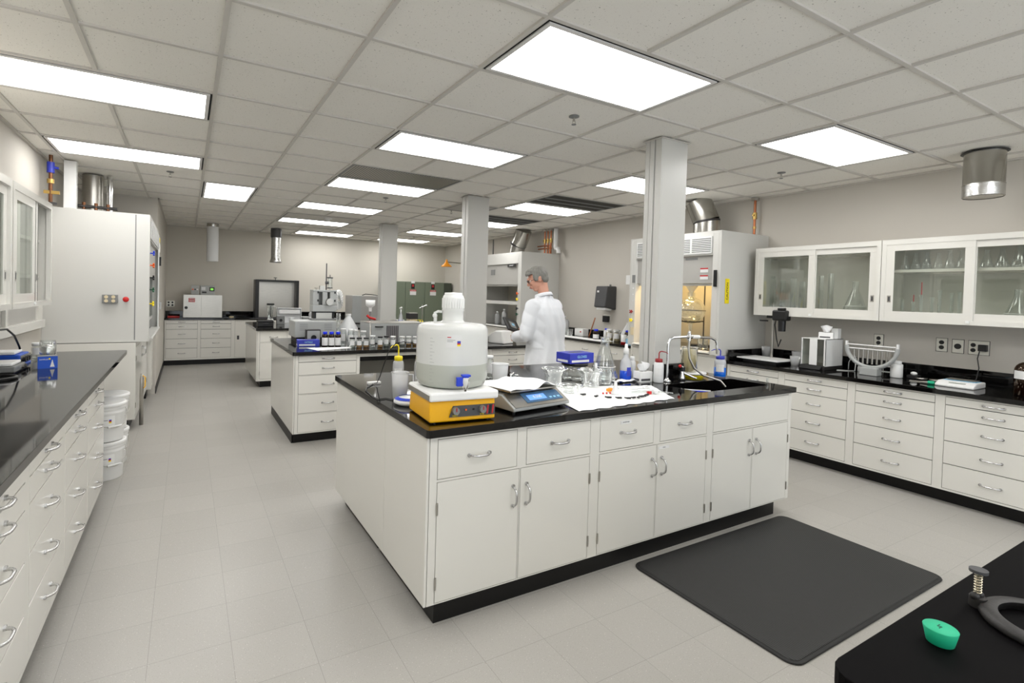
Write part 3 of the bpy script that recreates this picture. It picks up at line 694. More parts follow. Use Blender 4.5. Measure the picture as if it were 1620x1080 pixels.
# left wall hood, faces +x
hl = fume_hood('large white fume hood on the left wall, plain side with an outlet box', (-.345, 6.4, 0), pi / 2, 1.95, XL * -1 - .345 - .002, .93, 2.27, 1.62, sash_open=False)
P('side_extension', box(-.001, 0, .12, .13, .95, 2.26), 'mgrey', hl); P('far_post_cover', box(1.78, 1.95, -.012, 0, .95, 2.2), 'white', hl, bevel=.003)
bx = P('outlet_box', MB().box(0, .13, -.05, 0, 0, .085), 'mgrey', hl, loc=(-.0, .0, 0)); bx.rotation_euler = (0, 0, -pi / 2); bx.location = (-.002, .40, 1.335); bx.data = MB().box(0, .13, -.05, 0, 0, .085).me('outlet_box', 'mgrey'); finish(bx, .003)
for i in (0, 1):
    for j in (0, 1):
        P('receptacle', MB().cyl((.035 + i * .06, -.05, .023 + j * .04), (.035 + i * .06, -.055, .023 + j * .04), .017, seg=14), 'beige', bx)
kb = P('gas_stub', MB().cyl((0, 0, 0), (0, -.03, 0), .012), 'blue', hl); kb.location = (-.001, .2, 1.375); kb.rotation_euler = (0, 0, -pi / 2)
P('knob', MB().cyl((0, -.03, 0), (0, -.045, 0), .022).ball((0, -.045, 0), (.028, .014, .028)), 'red', kb)
for zz, c in ((1.87, 'blue'), (1.74, 'orange'), (1.61, 'black'), (1.48, 'green'), (1.33, 'yel')): cross_valve(hl, (.066, -.0, zz), c, r=.028)
P('monitor_box', box(1.86, 1.93, -.02, 0, 1.74, 1.86), 'black', hl, loc=(-.03, -.013, .06)); P('switch_plate', box(1.84, 1.90, -.020, -.012, 1.98, 2.1), 'outlet', hl); P('yellow_tag', box(1.845, 1.88, -.018, -.012, 2.12, 2.18), 'yel', hl)
P('receptacle', box(1.86, 1.92, -.042, -.012, 1.2, 1.3), 'grey', hl)
bl = base_unit('base_cabinet', 'white base cabinet under the left fume hood', (-.455, 6.36, 0), pi / 2, 1.75, .76, .925, [('door', .04, .85, .17, .88, 'L'), ('door', .87, 1.7, .17, .88, 'R')], z0=.12)
bn = base_unit('base_cabinet', 'narrow beige cabinet with black kick past the left fume hood', (-.4, 8.13, 0), pi / 2, .3, .8, .86, [], z0=.12)
# yellow handled flask hanging at the cabinet door
th = T('steel_dewar', 'tall narrow metal canister with a yellow handle by the left hood base', 'canister', (-.415, 6.62, .0)); P('body', MB().lathe([(0, .0), (.02, .0), (.02, .50), (.012, .53), (.012, .56), (0, .56)]), 'steel', th); P('handle', MB().tube([(.018, 0, .40), (.032, 0, .42), (.032, 0, .52), (.01, 0, .54)], .006), 'yellow', th)
# right wall hood, lit, faces -x ; local x runs towards -y
hr = fume_hood('lit fume hood on the right wall behind the nearest column, warm interior', (5.0, 4.78, 0), -pi / 2, 1.29, XR - 5.0 - .002, .93, 2.29, 1.72, lit=True)
for zz, c in ((1.36, 'dred'), (1.25, 'yel')): cross_valve(hr, (.065, 0, zz), c, r=.024)
P('switch_plate', box(.045, .095, -.006, 0, 1.73, 1.83), 'mgrey', hr, bevel=.002); P('receptacle', box(.045, .095, -.008, 0, 1.06, 1.16), 'beige', hr, bevel=.002)
for zz in (1.5, 1.58, 1.66): P('stud', MB().cyl((.065, 0, zz), (.065, -.006, zz), .008, seg=10), 'white', hr)
P('monitor_box', box(1.225, 1.25, -.025, 0, 1.68, 1.86), 'black', hr)
P('alarm_light', MB().cyl((.8, -.001, 2.0), (.8, -.008, 2.0), .008, seg=10), 'red', hr); P('name_strip', box(.82, .98, -.003, .0, 1.985, 2.01), 'mgrey', hr, loc=(0, .03, .0))
for zz in (1.76, 1.84): P('warning_label', MB().box(1.02, 1.12, .026, .03, zz, zz + .05, 0).box(1.02, 1.12, .025, .026, zz + .035, zz + .05, 1), ['labelw', 'redw'], hr)
for zz, c in ((1.33, 'orange'), (1.2, 'green')):
    v = cross_valve(hr, (0, 0, 0), c, r=.03); v.location = (1.26 - .002, .25, zz); v.rotation_euler = (0, 0, -pi / 2)
P('receptacle', box(1.2, 1.26, .28, .30, 1.03, 1.12), 'labelw', hr)
ys = P('caution_sign', MB().box(0, .07, -.004, 0, 0, .27), 'yel', hr, bevel=.001); ys.location = (1.292, .085, 1.5); ys.rotation_euler = (0, 0, pi / 2)
text_mesh('CAUTION', .042, 'black', ys, (.035, -.0045, .135), (pi / 2, -pi / 2, 0), bold=True)
base_unit('base_cabinet', 'grey base cabinet under the lit right fume hood', (5.06, 4.78, 0), -pi / 2, 1.29, .79, .925, [('door', .03, .63, .15, .9, 'L'), ('door', .66, 1.26, .15, .9, 'R')], z0=.12)
# second right hood, far
hc = fume_hood('fume hood on the right wall behind the person in the lab coat', (5.03, 8.95, 0), -pi / 2, 1.65, XR - 5.03 - .002, .93, 2.29, 1.72, louver=False)
P('name_plate', box(1.22, 1.47, -.008, 0, 2.03, 2.08), 'black', hc, bevel=.003); text_mesh('EXHAUST', .03, 'labelw', hc, (1.345, -.009, 2.055), (pi / 2, 0, 0))
P('warning_label', box(.6, .74, .022, .03, 1.9, 2.0), 'mgrey', hc)
P('lower_rail', box(.1, 1.55, .06, .09, 1.36, 1.42), 'hood', hc)
for zz, c in ((1.56, 'orange'), (1.46, 'yel'), (1.3, 'black'), (1.2, 'green')): cross_valve(hc, (1.585, 0, zz), c, r=.024)
base_unit('base_cabinet', 'white base cabinet under the far right fume hood', (5.06, 8.95, 0), -pi / 2, 1.65, .79, .925, [('door', .03, .8, .15, .9, 'L'), ('door', .83, 1.6, .15, .9, 'R')], z0=.12)
# ------------------------------------------------------------ small-thing builders
def hazard(parent, w, loc, rot=0):
    b = MB().box(0, w, -.0012, 0, w * .62, w, 0).box(0, w, -.0012, 0, w * .36, w * .62, 1).box(0, w, -.0012, 0, 0, w * .36, 2)
    return P('hazard_label', b, ['navy', 'redw', 'yel'], parent, loc=loc, rz=rot)
def wrap_label(parent, r, z0, z1, a0, a1, mat='labelw', off=.0012, seg=10):
    """curved paper label on a round body, angles in radians from +x"""
    b = MB().grid(seg, 1, lambda u, v: ((r + off) * cos(a0 + (a1 - a0) * u), (r + off) * sin(a0 + (a1 - a0) * u), z0 + (z1 - z0) * v))
    return P('label', b, mat, parent)
CAMDIR = lambda x, y: atan2(-y, -x)
def jar(label, loc, r=.034, h=.11, cap='black', caph=.016, liquid=None, lf=.4, lab=True, group=None, name='sample_jar', body='glass', cat='jar'):
    t = T(name, label, cat, loc, 0, group)
    n = .82
    P('body', MB().lathe([(0, .001), (r * .9, .001), (r, .006), (r, h - caph - .018), (r * n, h - caph - .004), (r * n, h - .004)], 20), body, t)
    if liquid: P('liquid', MB().lathe([(0, .003), (r * .94, .003), (r * .94, h * lf), (0, h * lf)], 20), liquid, t)
    P('cap', MB().lathe([(0, h - caph), (r * .9, h - caph), (r * .9, h - .001), (r * .86, h), (0, h)], 20), cap, t)
    if lab: a = CAMDIR(loc[0], loc[1]); wrap_label(t, r, h * .25, h * .68, a - .75, a + .75)
    return t
def bottle(label, loc, r, h, neck=.35, cap='cblue', body='amber', capr=None, caph=.02, labz=(.1, .5), group=None, shoulder=.62, liquid=None, lf=.4, cat='bottle', name='reagent_bottle'):
    t = T(name, label, cat, loc, 0, group); nr = r * neck; sh = h * shoulder
    pr = [(0, .001), (r * .93, .001), (r, .008), (r, sh)] + [(nr + (r - nr) * cos(a), sh + (h * .83 - sh) * sin(a)) for a in [pi / 2 * i / 5 for i in range(1, 6)]] + [(nr, h - .004)]
    P('body', MB().lathe(pr, 24), body, t)
    if liquid: P('liquid', MB().lathe([(0, .003), (r * .95, .003), (r * .95, h * lf), (0, h * lf)], 24), liquid, t)
    cr = capr or nr * 1.3
    P('cap', MB().lathe([(0, h - caph), (cr, h - caph), (cr, h - .002), (cr * .92, h), (0, h)], 20), cap, t)
    if labz: a = CAMDIR(loc[0], loc[1]); wrap_label(t, r, h * labz[0], h * labz[1], a - 1.25, a + 1.25)
    return t
def wash_bottle(label, loc, r, h, capmat, body='pp', liquid=None, lf=.45, direc=pi, tubeh=.06, group=None):
    """squeeze bottle with a bent spout; h is the height to the cap top"""
    t = T('wash_bottle', label, 'bottle', loc, 0, group)
    P('body', MB().lathe([(0, .001), (r * .95, .001), (r, .008), (r, h * .72), (r * .9, h * .82), (r * .62, h * .88), (r * .62, h - .03)], 24), body, t)
    if liquid: P('liquid', MB().lathe([(0, .003), (r * .96, .003), (r * 1.004, .01), (r * 1.004, h * lf), (0, h * lf)], 24), liquid, t)
    P('cap', MB().lathe([(0, h - .032), (r * .72, h - .032), (r * .74, h - .004), (r * .66, h), (0, h + .004)], 20), capmat, t)
    dx, dy = cos(direc), sin(direc)
    P('spout', MB().tube([(0, 0, h), (0, 0, h + tubeh * .75), (dx * .006, dy * .006, h + tubeh * .93), (dx * .018, dy * .018, h + tubeh), (dx * .05, dy * .05, h + tubeh - .006), (dx * .068, dy * .068, h + tubeh - .018)], [.0045] * 4 + [.0035, .002], 8), capmat, t)
    a = CAMDIR(loc[0], loc[1]); wrap_label(t, r, h * .28, h * .62, a - .7, a + .7)
    return t
def flask(label, loc, r, h, neck=.32, group=None, mat='glass', liquid=None, name='conical_flask'):
    t = T(name, label, 'flask', loc, 0, group); nr = r * neck
    P('body', MB().lathe([(0, .002), (r * .9, .002), (r, .01), (r * .98, .02), (nr * 1.15, h * .76), (nr, h * .82), (nr, h - .008), (nr * 1.22, h), (nr * .92, h - .001)], 24), mat, t)
    P('graduation', MB().lathe([(r * .80 + .001, h * .30), (r * .80 - .003, h * .312)], 24), 'labelw', t)
    return t
def beaker(label, loc, r, h, mat='glass', liquid=None, lf=.3, group=None, taper=1.0, name='beaker', handle=False):
    t = T(name, label, 'beaker', loc, 0, group)
    P('body', MB().lathe([(0, .001), (r * taper * .93, .001), (r * taper, .008), (r * .98, h * .93), (r, h - .004), (r * 1.07, h), (r * 1.0, h - .002)], 26), mat, t)
    if liquid: P('liquid', MB().lathe([(0, .004), (r * taper * .96, .004), (r * (taper + (1 - taper) * lf) * .96, h * lf), (0, h * lf)], 26), liquid, t)
    if handle: P('handle', MB().tube([(r, 0, h * .9), (r + .03, 0, h * .88), (r + .034, 0, h * .5), (r * .98, 0, h * .4)], .005, 8), mat, t)
    return t
def carton(label, loc, rz, w, d, h, mat, name='carton', slot=True, cat='box', stripe='labelw', words=None, tissue=False):
    t = T(name, label, cat, loc, rz)
    P('box', box(-w / 2, w / 2, -d / 2, d / 2, 0, h), mat, t, bevel=.0015)
    if slot: P('opening', MB().lathe([(0, 0), (1, 0)], 20), 'black', t, loc=(0, 0, h + .0008)).scale = (w * .3, d * .18, 1)
    if stripe:
        P('printing', MB().box(-w * .42, w * .3, -d / 2 - .0008, -d / 2, h * .12, h * .34).box(-w / 2 - .0008, -w / 2, -d * .35, d * .4, h * .12, h * .34), stripe, t)
    if words: text_mesh(words, h * .34, 'ltblue' if mat != 'matwhite' else 'dkgrey', t, (-.0, -d / 2 - .001, h * .64), (pi / 2, 0, 0), bold=True)
    if tissue:
        P('tissue', MB().grid(6, 6, lambda u, v: ((u - .5) * w * (.35 + .5 * v), .012 * sin(u * 9 + v * 3) * (1 + v), h - .003 + v * .075 * (1 - .4 * abs(u - .5)))), 'tissue', t, solid=.0008)
    return t

# ------------------------------------------------------------ on the near island
c5, s5 = cos(radians(-5)), sin(radians(-5))
t = T('stirring_hot_plate', 'yellow stirring hot plate with two grey knobs under the large carboy', 'hot plate', (1.172, 2.29, ZT), radians(-5))
P('body', MB().prism([(-.16, .006), (.165, .006), (.15, .105), (-.155, .105)], -.17, .17, axis='X'), 'yellow', t, bevel=.008)
P('control_panel', MB().prism([(-.075, .0), (.165, .0), (.165, .052), (-.055, .052)], -.004, .0, axis='Y'), 'dkgrey', t, loc=(-.0, -.161, .028)).rotation_euler = (radians(-3), 0, 0)
for x in (-.045, .095):
    k = P('knob', MB().cyl((0, 0, 0), (0, -.018, 0), .019, .0165, 24), 'mgrey', t, loc=(x, -.165, .058)); P('pointer', box(-.002, .002, -.021, -.018, -.001, .016), 'redw', k)
P('indicator_lamp', MB().cyl((0, 0, 0), (0, -.003, 0), .005, seg=12), 'orange', t, loc=(.01, -.165, .06)); P('socket', MB().cyl((0, 0, 0), (0, -.003, 0), .005, seg=12), 'black', t, loc=(.05, -.165, .06))
P('heating_plate', MB().box(-.178, .178, -.178, .162, 0, .042), 'matwhite', t, bevel=.010, loc=(0, 0, .107))
P('edge_trim', box(-.1785, -.172, -.17, .155, .004, .03), 'steel', t, loc=(0, 0, .107), label='worn bare metal edge')
for x in (-.14, .14):
    for y in (-.13, .13): P('foot', MB().cyl((x, y, 0), (x, y, .008), .014), 'black', t)
text_mesh('HEAT', .012, 'yel', t, (-.045, -.1665, .034), (pi / 2, 0, 0)); text_mesh('STIR', .012, 'yel', t, (.095, -.1665, .034), (pi / 2, 0, 0))
for i, x in enumerate((.118, .132, .146)): P('striped_logo', MB().prism([(0, 0), (.008, 0), (.013, .042), (.005, .042)], -.0015, 0, axis='Y'), 'black' if i % 2 else 'redw', t, loc=(x, -.1655, .034))
# carboy
cx, cy = 1.183, 2.317
t = T('carboy', 'large translucent carboy with a ribbed white cap and blue spigot, half full', 'carboy', (cx, cy, ZT + .150))
R0 = .182
prof = [(0, .0), (R0 * .80, .0), (R0 * .93, .012), (R0, .045), (R0, .262), (R0 * .985, .285), (R0 * .94, .302), (R0 * .82, .312), (R0 * .42, .318), (.060, .320), (.054, .328), (.054, .372), (.057, .376), (.057, .384), (.052, .39), (.052, .40)]
wet = [q for q in prof if q[1] <= .045] + [(R0, .1175)]; dry = [(R0, .1175)] + [q for q in prof if q[1] > .1175]
P('vessel', MB().lathe(wet, 48, 1).lathe(dry, 48, 0), ['hdpe', 'hdpe_wet'], t)
P('liquid', MB().lathe([(0, .003), (R0 * .79, .003), (R0 * .925, .015), (R0 * .985, .047), (R0 * .985, .118), (0, .118)], 48), 'carboyliq', t)
b = MB().lathe([(0, .385), (.054, .385), (.054, .44), (.05, .452), (.044, .455), (0, .457)], 40)
b.lathe([(.046, .455), (.044, .466), (0, .468)], 32)
for k in range(26):
    a = 2 * pi * k / 26; b.box(-.003, .003, -.0575, -.052, .388, .438); n = len(b.v) - 8; b.xf(Matrix.Rotation(a, 4, 'Z'), n)
P('cap', b, 'matwhite', t)
a = CAMDIR(cx, cy)
P('vent_stub', MB().cyl((-.085, .03, .312), (-.085, .03, .345), .010).tube([(-.085, .03, .34), (-.088, .03, .362), (-.07, .028, .37), (-.052, .02, .368)], .007).ball((-.087, .03, .348), .013), 'hdpe', t)
sp_a = a + .30
sp = T('spigot', '', '', (0, 0, 0)); del sp['label']; del sp['category']; sp.parent = t; sp.location = (cos(sp_a) * R0, sin(sp_a) * R0, .04); sp.rotation_euler = (0, 0, sp_a + pi / 2)
bpy.data.objects.remove(sp)
px_, py_ = cos(sp_a), sin(sp_a)
s_ = P('spigot', MB().cyl((0, 0, 0), (0, -.04, 0), .014).lathe([(0, .025), (.015, .025), (.019, .0), (.013, -.03), (.006, -.034), (.006, -.045), (0, -.045)], 20, c=(0, -.045, 0)), 'hdpe', t, loc=(px_ * R0, py_ * R0, .05), rz=sp_a + pi / 2)
P('spigot_tap', MB().box(-.045, -.015, -.055, -.035, -.02, .022).box(-.02, .022, -.06, -.03, .024, .034).cyl((0, -.045, .02), (0, -.045, .032), .016), 'blue', s_, bevel=.003, label='blue plastic tap lever')
lb = wrap_label(t, R0, .205, .265, a - .16, a + .26, 'labelw', .0015)
wrap_label(t, R0, .212, .235, a + .13, a + .22, 'yel', .002); wrap_label(t, R0, .226, .237, a + .13, a + .22, 'navy', .0022); wrap_label(t, R0, .220, .227, a + .13, a + .22, 'redw', .0024)
wrap_label(t, R0, .252, .256, a - .13, a - .03, 'redw', .0022); wrap_label(t, R0, .239, .242, a - .13, a + .08, 'grey', .0022); wrap_label(t, R0, .232, .235, a - .13, a + .02, 'grey', .0022)
for k in range(14): wrap_label(t, R0, .03 + k * .0165, .0315 + k * .0165, a - .62, a - (.54 if k % 3 else .48), 'grey', .0005, 4)
# bench balance with towel on it
t = T('bench_balance', 'grey bench balance with a blue display, front centre of the near island', 'balance', (1.645, 2.385, ZT), radians(8.5))
P('body', MB().prism([(-.20, .012), (.19, .012), (.19, .085), (-.10, .085), (-.2, .03)], -.212, .212, axis='X'), 'grey', t, bevel=.006)
fp = P('front_panel', MB().prism([(-.201, .032), (-.104, .087), (-.104, .090), (-.203, .034)], -.20, .20, axis='X'), 'steel', t)
nrm = atan2(.055, .097)
def on_panel(o, u, vv, lift=.004): o.location = (u, -.2 + cos(nrm) * vv - sin(nrm) * lift, .033 + sin(nrm) * vv + cos(nrm) * lift); o.rotation_euler = (nrm, 0, 0); return o
on_panel(P('keypad', box(-.10, .175, 0, .075, -.001, .0005), 'lcdbezel', fp), 0, .02)
on_panel(P('display', box(-.07, .06, 0, .04, 0, .0015), 'lcd', fp), 0, .036)
lt_ = text_mesh('0.000', .028, 'labelw', fp, (0, 0, 0), (0, 0, 0)); on_panel(lt_, -.0, .056, .0062)
for x in (.09, .12, .15): on_panel(P('key', box(-.009, .009, -.006, .006, 0, .002), 'ltblue', fp), x, .04)
P('weighing_pan', box(-.175, .175, -.13, .165, .094, .104), 'steel', t, bevel=.003); P('pan_support', box(-.10, .10, -.06, .10, .084, .095), 'dkgrey', t)
for x in (-.18, .18):
    for y in (-.16, .16): P('foot', MB().cyl((x, y, 0), (x, y, .013), .015), 'black', t)
def drape(u, v):
    x, y = (u - .5) * .40, (v - .5) * .34
    z = .1065 + .006 * sin(u * 11) * sin(v * 7 + 1) + .005 * (1 + sin(u * 23 + v * 5)) / 2 + (.022 * math.exp(-((u - .68) ** 2) / .012) * (1 - v) if v < .6 else 0)
    return (x, y, z + .002)
S('paper_towel', 'white paper towel lying over the bench balance pan', 'paper towel', MB().grid(28, 24, drape), 'tissue', (1.64, 2.405, ZT), radians(10), solid=.0012)
# white absorbent sheet
FLp, FRp, BRp, BLp = Vector((1.83, 2.075)), Vector((2.63, 2.115)), Vector((2.86, 2.50)), Vector((2.0, 2.78))
def sheet(u, v):
    a_ = FLp.lerp(FRp, u); b_ = BLp.lerp(BRp, u); q = a_.lerp(b_, v)
    e = .008 * sin(u * 41) * (1 - v) ** 4
    return (q.x, q.y + e, .0015 + .0012 * (1 + sin(u * 17 + v * 3)) + .001 * sin(v * 19))
S('absorbent_sheet', 'white wrinkled absorbent sheet spread on the front of the near island', 'paper sheet', MB().grid(60, 24, sheet), 'paper', (0, 0, ZT), solid=.0008)
ZS_ = ZT + .006
wash_bottle('yellow capped wash bottle standing behind the graduated jug, left of the carboy', (1.194, 3.093, ZT), .036, .20, 'yel', liquid=None, direc=radians(200), tubeh=.075)
wash_bottle('yellow capped wash bottle partly hidden by the carboy', (1.325, 3.05, ZT), .036, .20, 'yel', direc=radians(20), tubeh=.07)
beaker('clear plastic graduated jug with grey liquid beside the hot plate', (1.068, 2.735, ZT), .05, .155, 'pp', 'carboyliq', .5, taper=.82, name='graduated_jug', handle=True)
t = T('pocket_balance', 'small white and blue rounded balance tucked behind the hot plate', 'balance', (1.075, 2.60, ZT), radians(-35))
P('base', MB().lathe([(0, .0), (.07, .0), (.088, .012), (.088, .022), (.07, .036), (0, .04)], 32), 'white', t); P('display', box(-.035, .03, -.066, -.03, .0, .003), 'lcdgrey', t, loc=(0, 0, .036)).rotation_euler = (.15, 0, 0)
P('keypad', MB().lathe([(.062, .041), (.082, .031)], 32), 'blue', t)
t = T('electrode_probe', 'grey electrode holder with black cable beside the carboy', 'probe', (1.27, 2.86, ZT))
P('holder', MB().box(-.03, .03, -.025, .025, .15, .18).cyl((0, 0, .02), (0, 0, .15), .011), 'mgrey', t, bevel=.003); P('base', MB().lathe([(0, 0), (.04, 0), (.04, .012), (0, .02)]), 'white', t); P('plug', MB().cyl((0, 0, .18), (0, 0, .235), .009), 'black', t)
P('cable', MB().tube([(1.27, 2.86, 1.15), (1.262, 2.88, 1.19), (1.23, 2.95, 1.212), (1.19, 3.0, 1.215), (1.15, 3.03, 1.205), (1.11, 3.05, 1.15), (1.085, 3.06, 1.07), (1.075, 3.1, .99), (1.09, 3.2, .93), (1.08, 3.24, .919), (1.0, 3.13, .918), (.962, 3.03, .918), (.945, 2.85, .918), (.95, 2.76, .918), (1.0, 2.77, .918), (1.03, 2.70, .918), (1.045, 2.66, .925)], .0028, 8), 'black', t, loc=(-1.27, -2.86, -ZT))
S('wall_timer', 'small white timer lying flat near the island back edge', 'timer', box(-.045, .045, -.016, .016, 0, .017), 'white', (1.086, 3.25, ZT), .1, bevel=.003)
beaker('frosted white plastic beaker between the carboy and glass bowls', (1.925, 3.02, ZT), .06, .13, 'white_pp', taper=.82)
jar('small glass jar with white lid behind the frosted beaker, left', (1.84, 3.16, ZT), .037, .165, 'white', .02, None)
jar('small glass jar with white lid behind the frosted beaker, right', (1.94, 3.2, ZT), .037, .165, 'white', .02, None)
t = T('spring_clamp', 'small chrome laboratory clamp beside the frosted beaker', 'clamp', (2.02, 2.99, ZT), .4); P('jaws', MB().tube([(-.03, 0, .01), (-.035, 0, .05), (0, 0, .062), (.03, 0, .045), (.028, 0, .012)], .006), 'chrome', t); P('arm', MB().cyl((.02, 0, .03), (.13, -.02, .008), .006).cyl((-.02, 0, .008), (.02, 0, .008), .008), 'chrome', t); P('screw', MB().cyl((0, -.03, .05), (0, .03, .05), .005).ball((0, -.032, .05), .009), 'chrome', t)
def bowl(label, loc, r, h, name='flanged_bowl'):
    t = T(name, label, 'bowl', loc)
    P('body', MB().lathe([(0, .001), (r * .55, .001), (r * .68, .012), (r * .72, h * .6), (r * .86, h * .84), (r * .92, h - .012)], 32), 'glass', t)
    P('rim', MB().lathe([(r * .9, h - .012), (r * 1.05, h - .010), (r * 1.06, h), (r * .9, h), (r * .86, h - .004)], 32), 'glass', t)
    return t
bowl('flanged glass bowl left of the glove box, nearest the balance', (2.165, 2.72, ZT + .0045), .082, .125); bowl('flanged glass bowl in front of the large conical flask', (2.42, 2.64, ZT + .004), .088, .115)
bowl('low glass dish on the white sheet in front of the bowls', (2.12, 2.50, ZT + .004), .085, .05, 'glass_dish')
beaker('clear square looking glass beaker on the white sheet', (2.575, 2.655, ZT + .0045), .048, .115)
t = T('desiccator_jar', 'wide glass jar with black lid carrying the glove box', 'jar', (2.53, 2.935, ZT)); P('body', MB().lathe([(0, .001), (.095, .001), (.1, .01), (.1, .08), (.085, .1), (.08, .105)], 32), 'glass', t); P('lid', MB().lathe([(0, .105), (.098, .105), (.098, .123), (0, .125)], 32), 'black', t)
carton('blue box of disposable gloves on the wide glass jar', (2.53, 2.935, ZT + .1255), radians(2), .235, .15, .075, 'navy', name='glove_box', words='GLOVES')
def pfunnel(label, loc, r, h):
    t = T('powder_funnel', label, 'funnel', loc); P('cone', MB().lathe([(r, 0), (r * .98, .004), (.011, h * .6)], 28), 'white_pp', t); P('stem', MB().lathe([(.011, h * .6), (.009, h), (.007, h)], 20), 'white_pp', t); return t
pfunnel('white plastic funnel upside down in front of the large flask', (2.615, 2.80, ZT + .0045), .042, .13); pfunnel('small white funnel upside down on the white sheet', (2.375, 2.36, ZT + .005), .027, .08)
flask('large clear conical flask beside the glove box on the near island', (2.765, 2.87, ZT), .105, .315, neck=.3)
t = T('spray_bottle', 'bottle of blue window cleaner with white nozzle, left of the nearest column', 'bottle', (2.875, 2.76, ZT)); P('body', MB().lathe([(0, .001), (.038, .001), (.042, .008), (.042, .12), (.034, .15), (.018, .175), (.018, .215)], 24), 'pp', t)
P('liquid', MB().lathe([(0, .003), (.04, .003), (.0423, .01), (.0423, .072), (0, .072)], 24), 'blue2liq', t); P('nozzle', MB().lathe([(0, .195), (.02, .195), (.02, .235), (.012, .242), (.01, .27), (0, .272)], 20), 'white', t); wrap_label(t, .0425, .035, .1, CAMDIR(2.86, 2.8) + .2, CAMDIR(2.86, 2.8) + 1.0, 'navy')
bottle('small white dispenser bottle right of the window cleaner', (2.975, 2.79, ZT), .028, .17, .45, 'white', 'white_pp', caph=.03, labz=None)
carton('white box of delicate wipes with printed front, on the island by the faucet', (2.955, 2.665, ZT), radians(-4), .12, .075, .075, 'matwhite', name='tissue_box', tissue=True, stripe='dkgrey', cat='tissue box')
wash_bottle('white wash bottle with a red cap and bent red spout, left of the faucet', (3.028, 2.585, ZT), .036, .175, 'dred', 'white_pp', direc=radians(-25), tubeh=.055)
t = T('crumpled_wipe', 'crumpled white wipe at the foot of the window cleaner', 'wipe', (2.80, 2.70, ZT)); P('sheet', MB().grid(14, 8, lambda u, v: ((u - .5) * .2, (v - .5) * .07, .010 + .008 * sin(u * 13 + v * 5) * cos(v * 9 + u * 3))), 'tissue', t, solid=.001)
# faucet group
t = T('lab_faucet', 'tall chrome gooseneck laboratory faucet reaching over the island sink', 'faucet', (3.12, 2.585, ZT))
P('flange', MB().lathe([(0, 0), (.03, 0), (.03, .008), (.016, .02), (.012, .03), (0, .03)], 24), 'chrome', t)
P('riser', MB().tube([(0, 0, .02), (0, 0, .26), (.004, -.001, .295), (.016, -.004, .318), (.04, -.01, .328), (.2, -.035, .335), (.4, -.07, .325), (.44, -.076, .31), (.455, -.08, .285), (.458, -.082, .24)], .0095, 12), 'chrome', t)
P('nozzle', MB().cyl((.458, -.082, .245), (.46, -.082, .20), .010, .006).cyl((.455, -.081, .27), (.458, -.082, .245), .012), 'chrome', t)
P('valve_body', MB().cyl((.19, -.035, .305), (.19, -.035, .36), .014).cyl((.165, -.03, .333), (.215, -.037, .335), .015).ball((.19, -.035, .365), .013), 'chrome', t)
P('white_sleeve', MB().cyl((.22, -.038, .335), (.285, -.05, .333), .014), 'white', t, label='white plastic sleeve on the spout')
P('curved_tube', MB().tube([(0, 0, .318), (-.004, 0, .25), (.0, -.01, .17), (.03, -.03, .10), (.08, -.07, .05), (.14, -.10, .03), (.19, -.14, .012), (.21, -.17, -.03)], .008, 10), 'steel', t, loc=(.19, -.035, 0), label='curved metal tube hanging into the sink')
t = T('gas_turret', 'low chrome turret with red tipped levers beside the sink', 'valve', (3.30, 2.595, ZT)); P('base', MB().lathe([(0, 0), (.028, 0), (.024, .02), (.014, .05), (.014, .10), (0, .11)]), 'chrome', t)
P('lever', MB().tube([(0, 0, .09), (-.05, -.03, .11), (-.075, -.04, .115)], .007), 'chrome', t); P('lever', MB().tube([(0, 0, .06), (.05, -.05, .03), (.075, -.07, .018)], .008), 'chrome', t); P('red_tip', MB().ball((-.078, -.041, .116), .012), 'red', t, label='red lever tip'); P('collar', MB().cyl((0, 0, .07), (0, 0, .10), .022), 'black', t)
wash_bottle('wash bottle of bright blue liquid with dark blue cap, right of the island column', (3.735, 2.58, ZT), .044, .17, 'navy', 'pp', 'blueliq', .48, direc=radians(130), tubeh=.055)
t = T('stirrer_plate', 'round white magnetic stirrer with yellow base near the sink', 'stirrer', (3.555, 2.70, ZT)); P('base', MB().lathe([(0, 0), (.085, 0), (.08, .022), (0, .022)], 32), 'yel', t); P('plate', MB().lathe([(0, .022), (.102, .022), (.108, .028), (.106, .036), (0, .038)], 36), 'white', t)
beaker('tall glass beaker of pale straw coloured liquid on the round stirrer', (3.515, 2.70, ZT + .038), .062, .2, 'glass', 'strawliq', .88)
S('hinged_board', 'dark rubber board with a blue and white edge leaning in the sink', 'board', MB().box(0, .19, 0, .008, -.22, 0, 0).box(0, .19, -.001, .009, 0, .006, 1).box(0, .19, -.0015, .0, -.012, 0, 2), ['kick', 'labelw', 'cblue'], (3.0, 2.36, ZT - .012), radians(-42))
S('vacuum_tube', 'small clear tube standing on the worktop corner of the sink', 'tube', MB().lathe([(0, 0), (.008, 0), (.008, .04)]), 'glass', (3.83, 2.25, ZT))
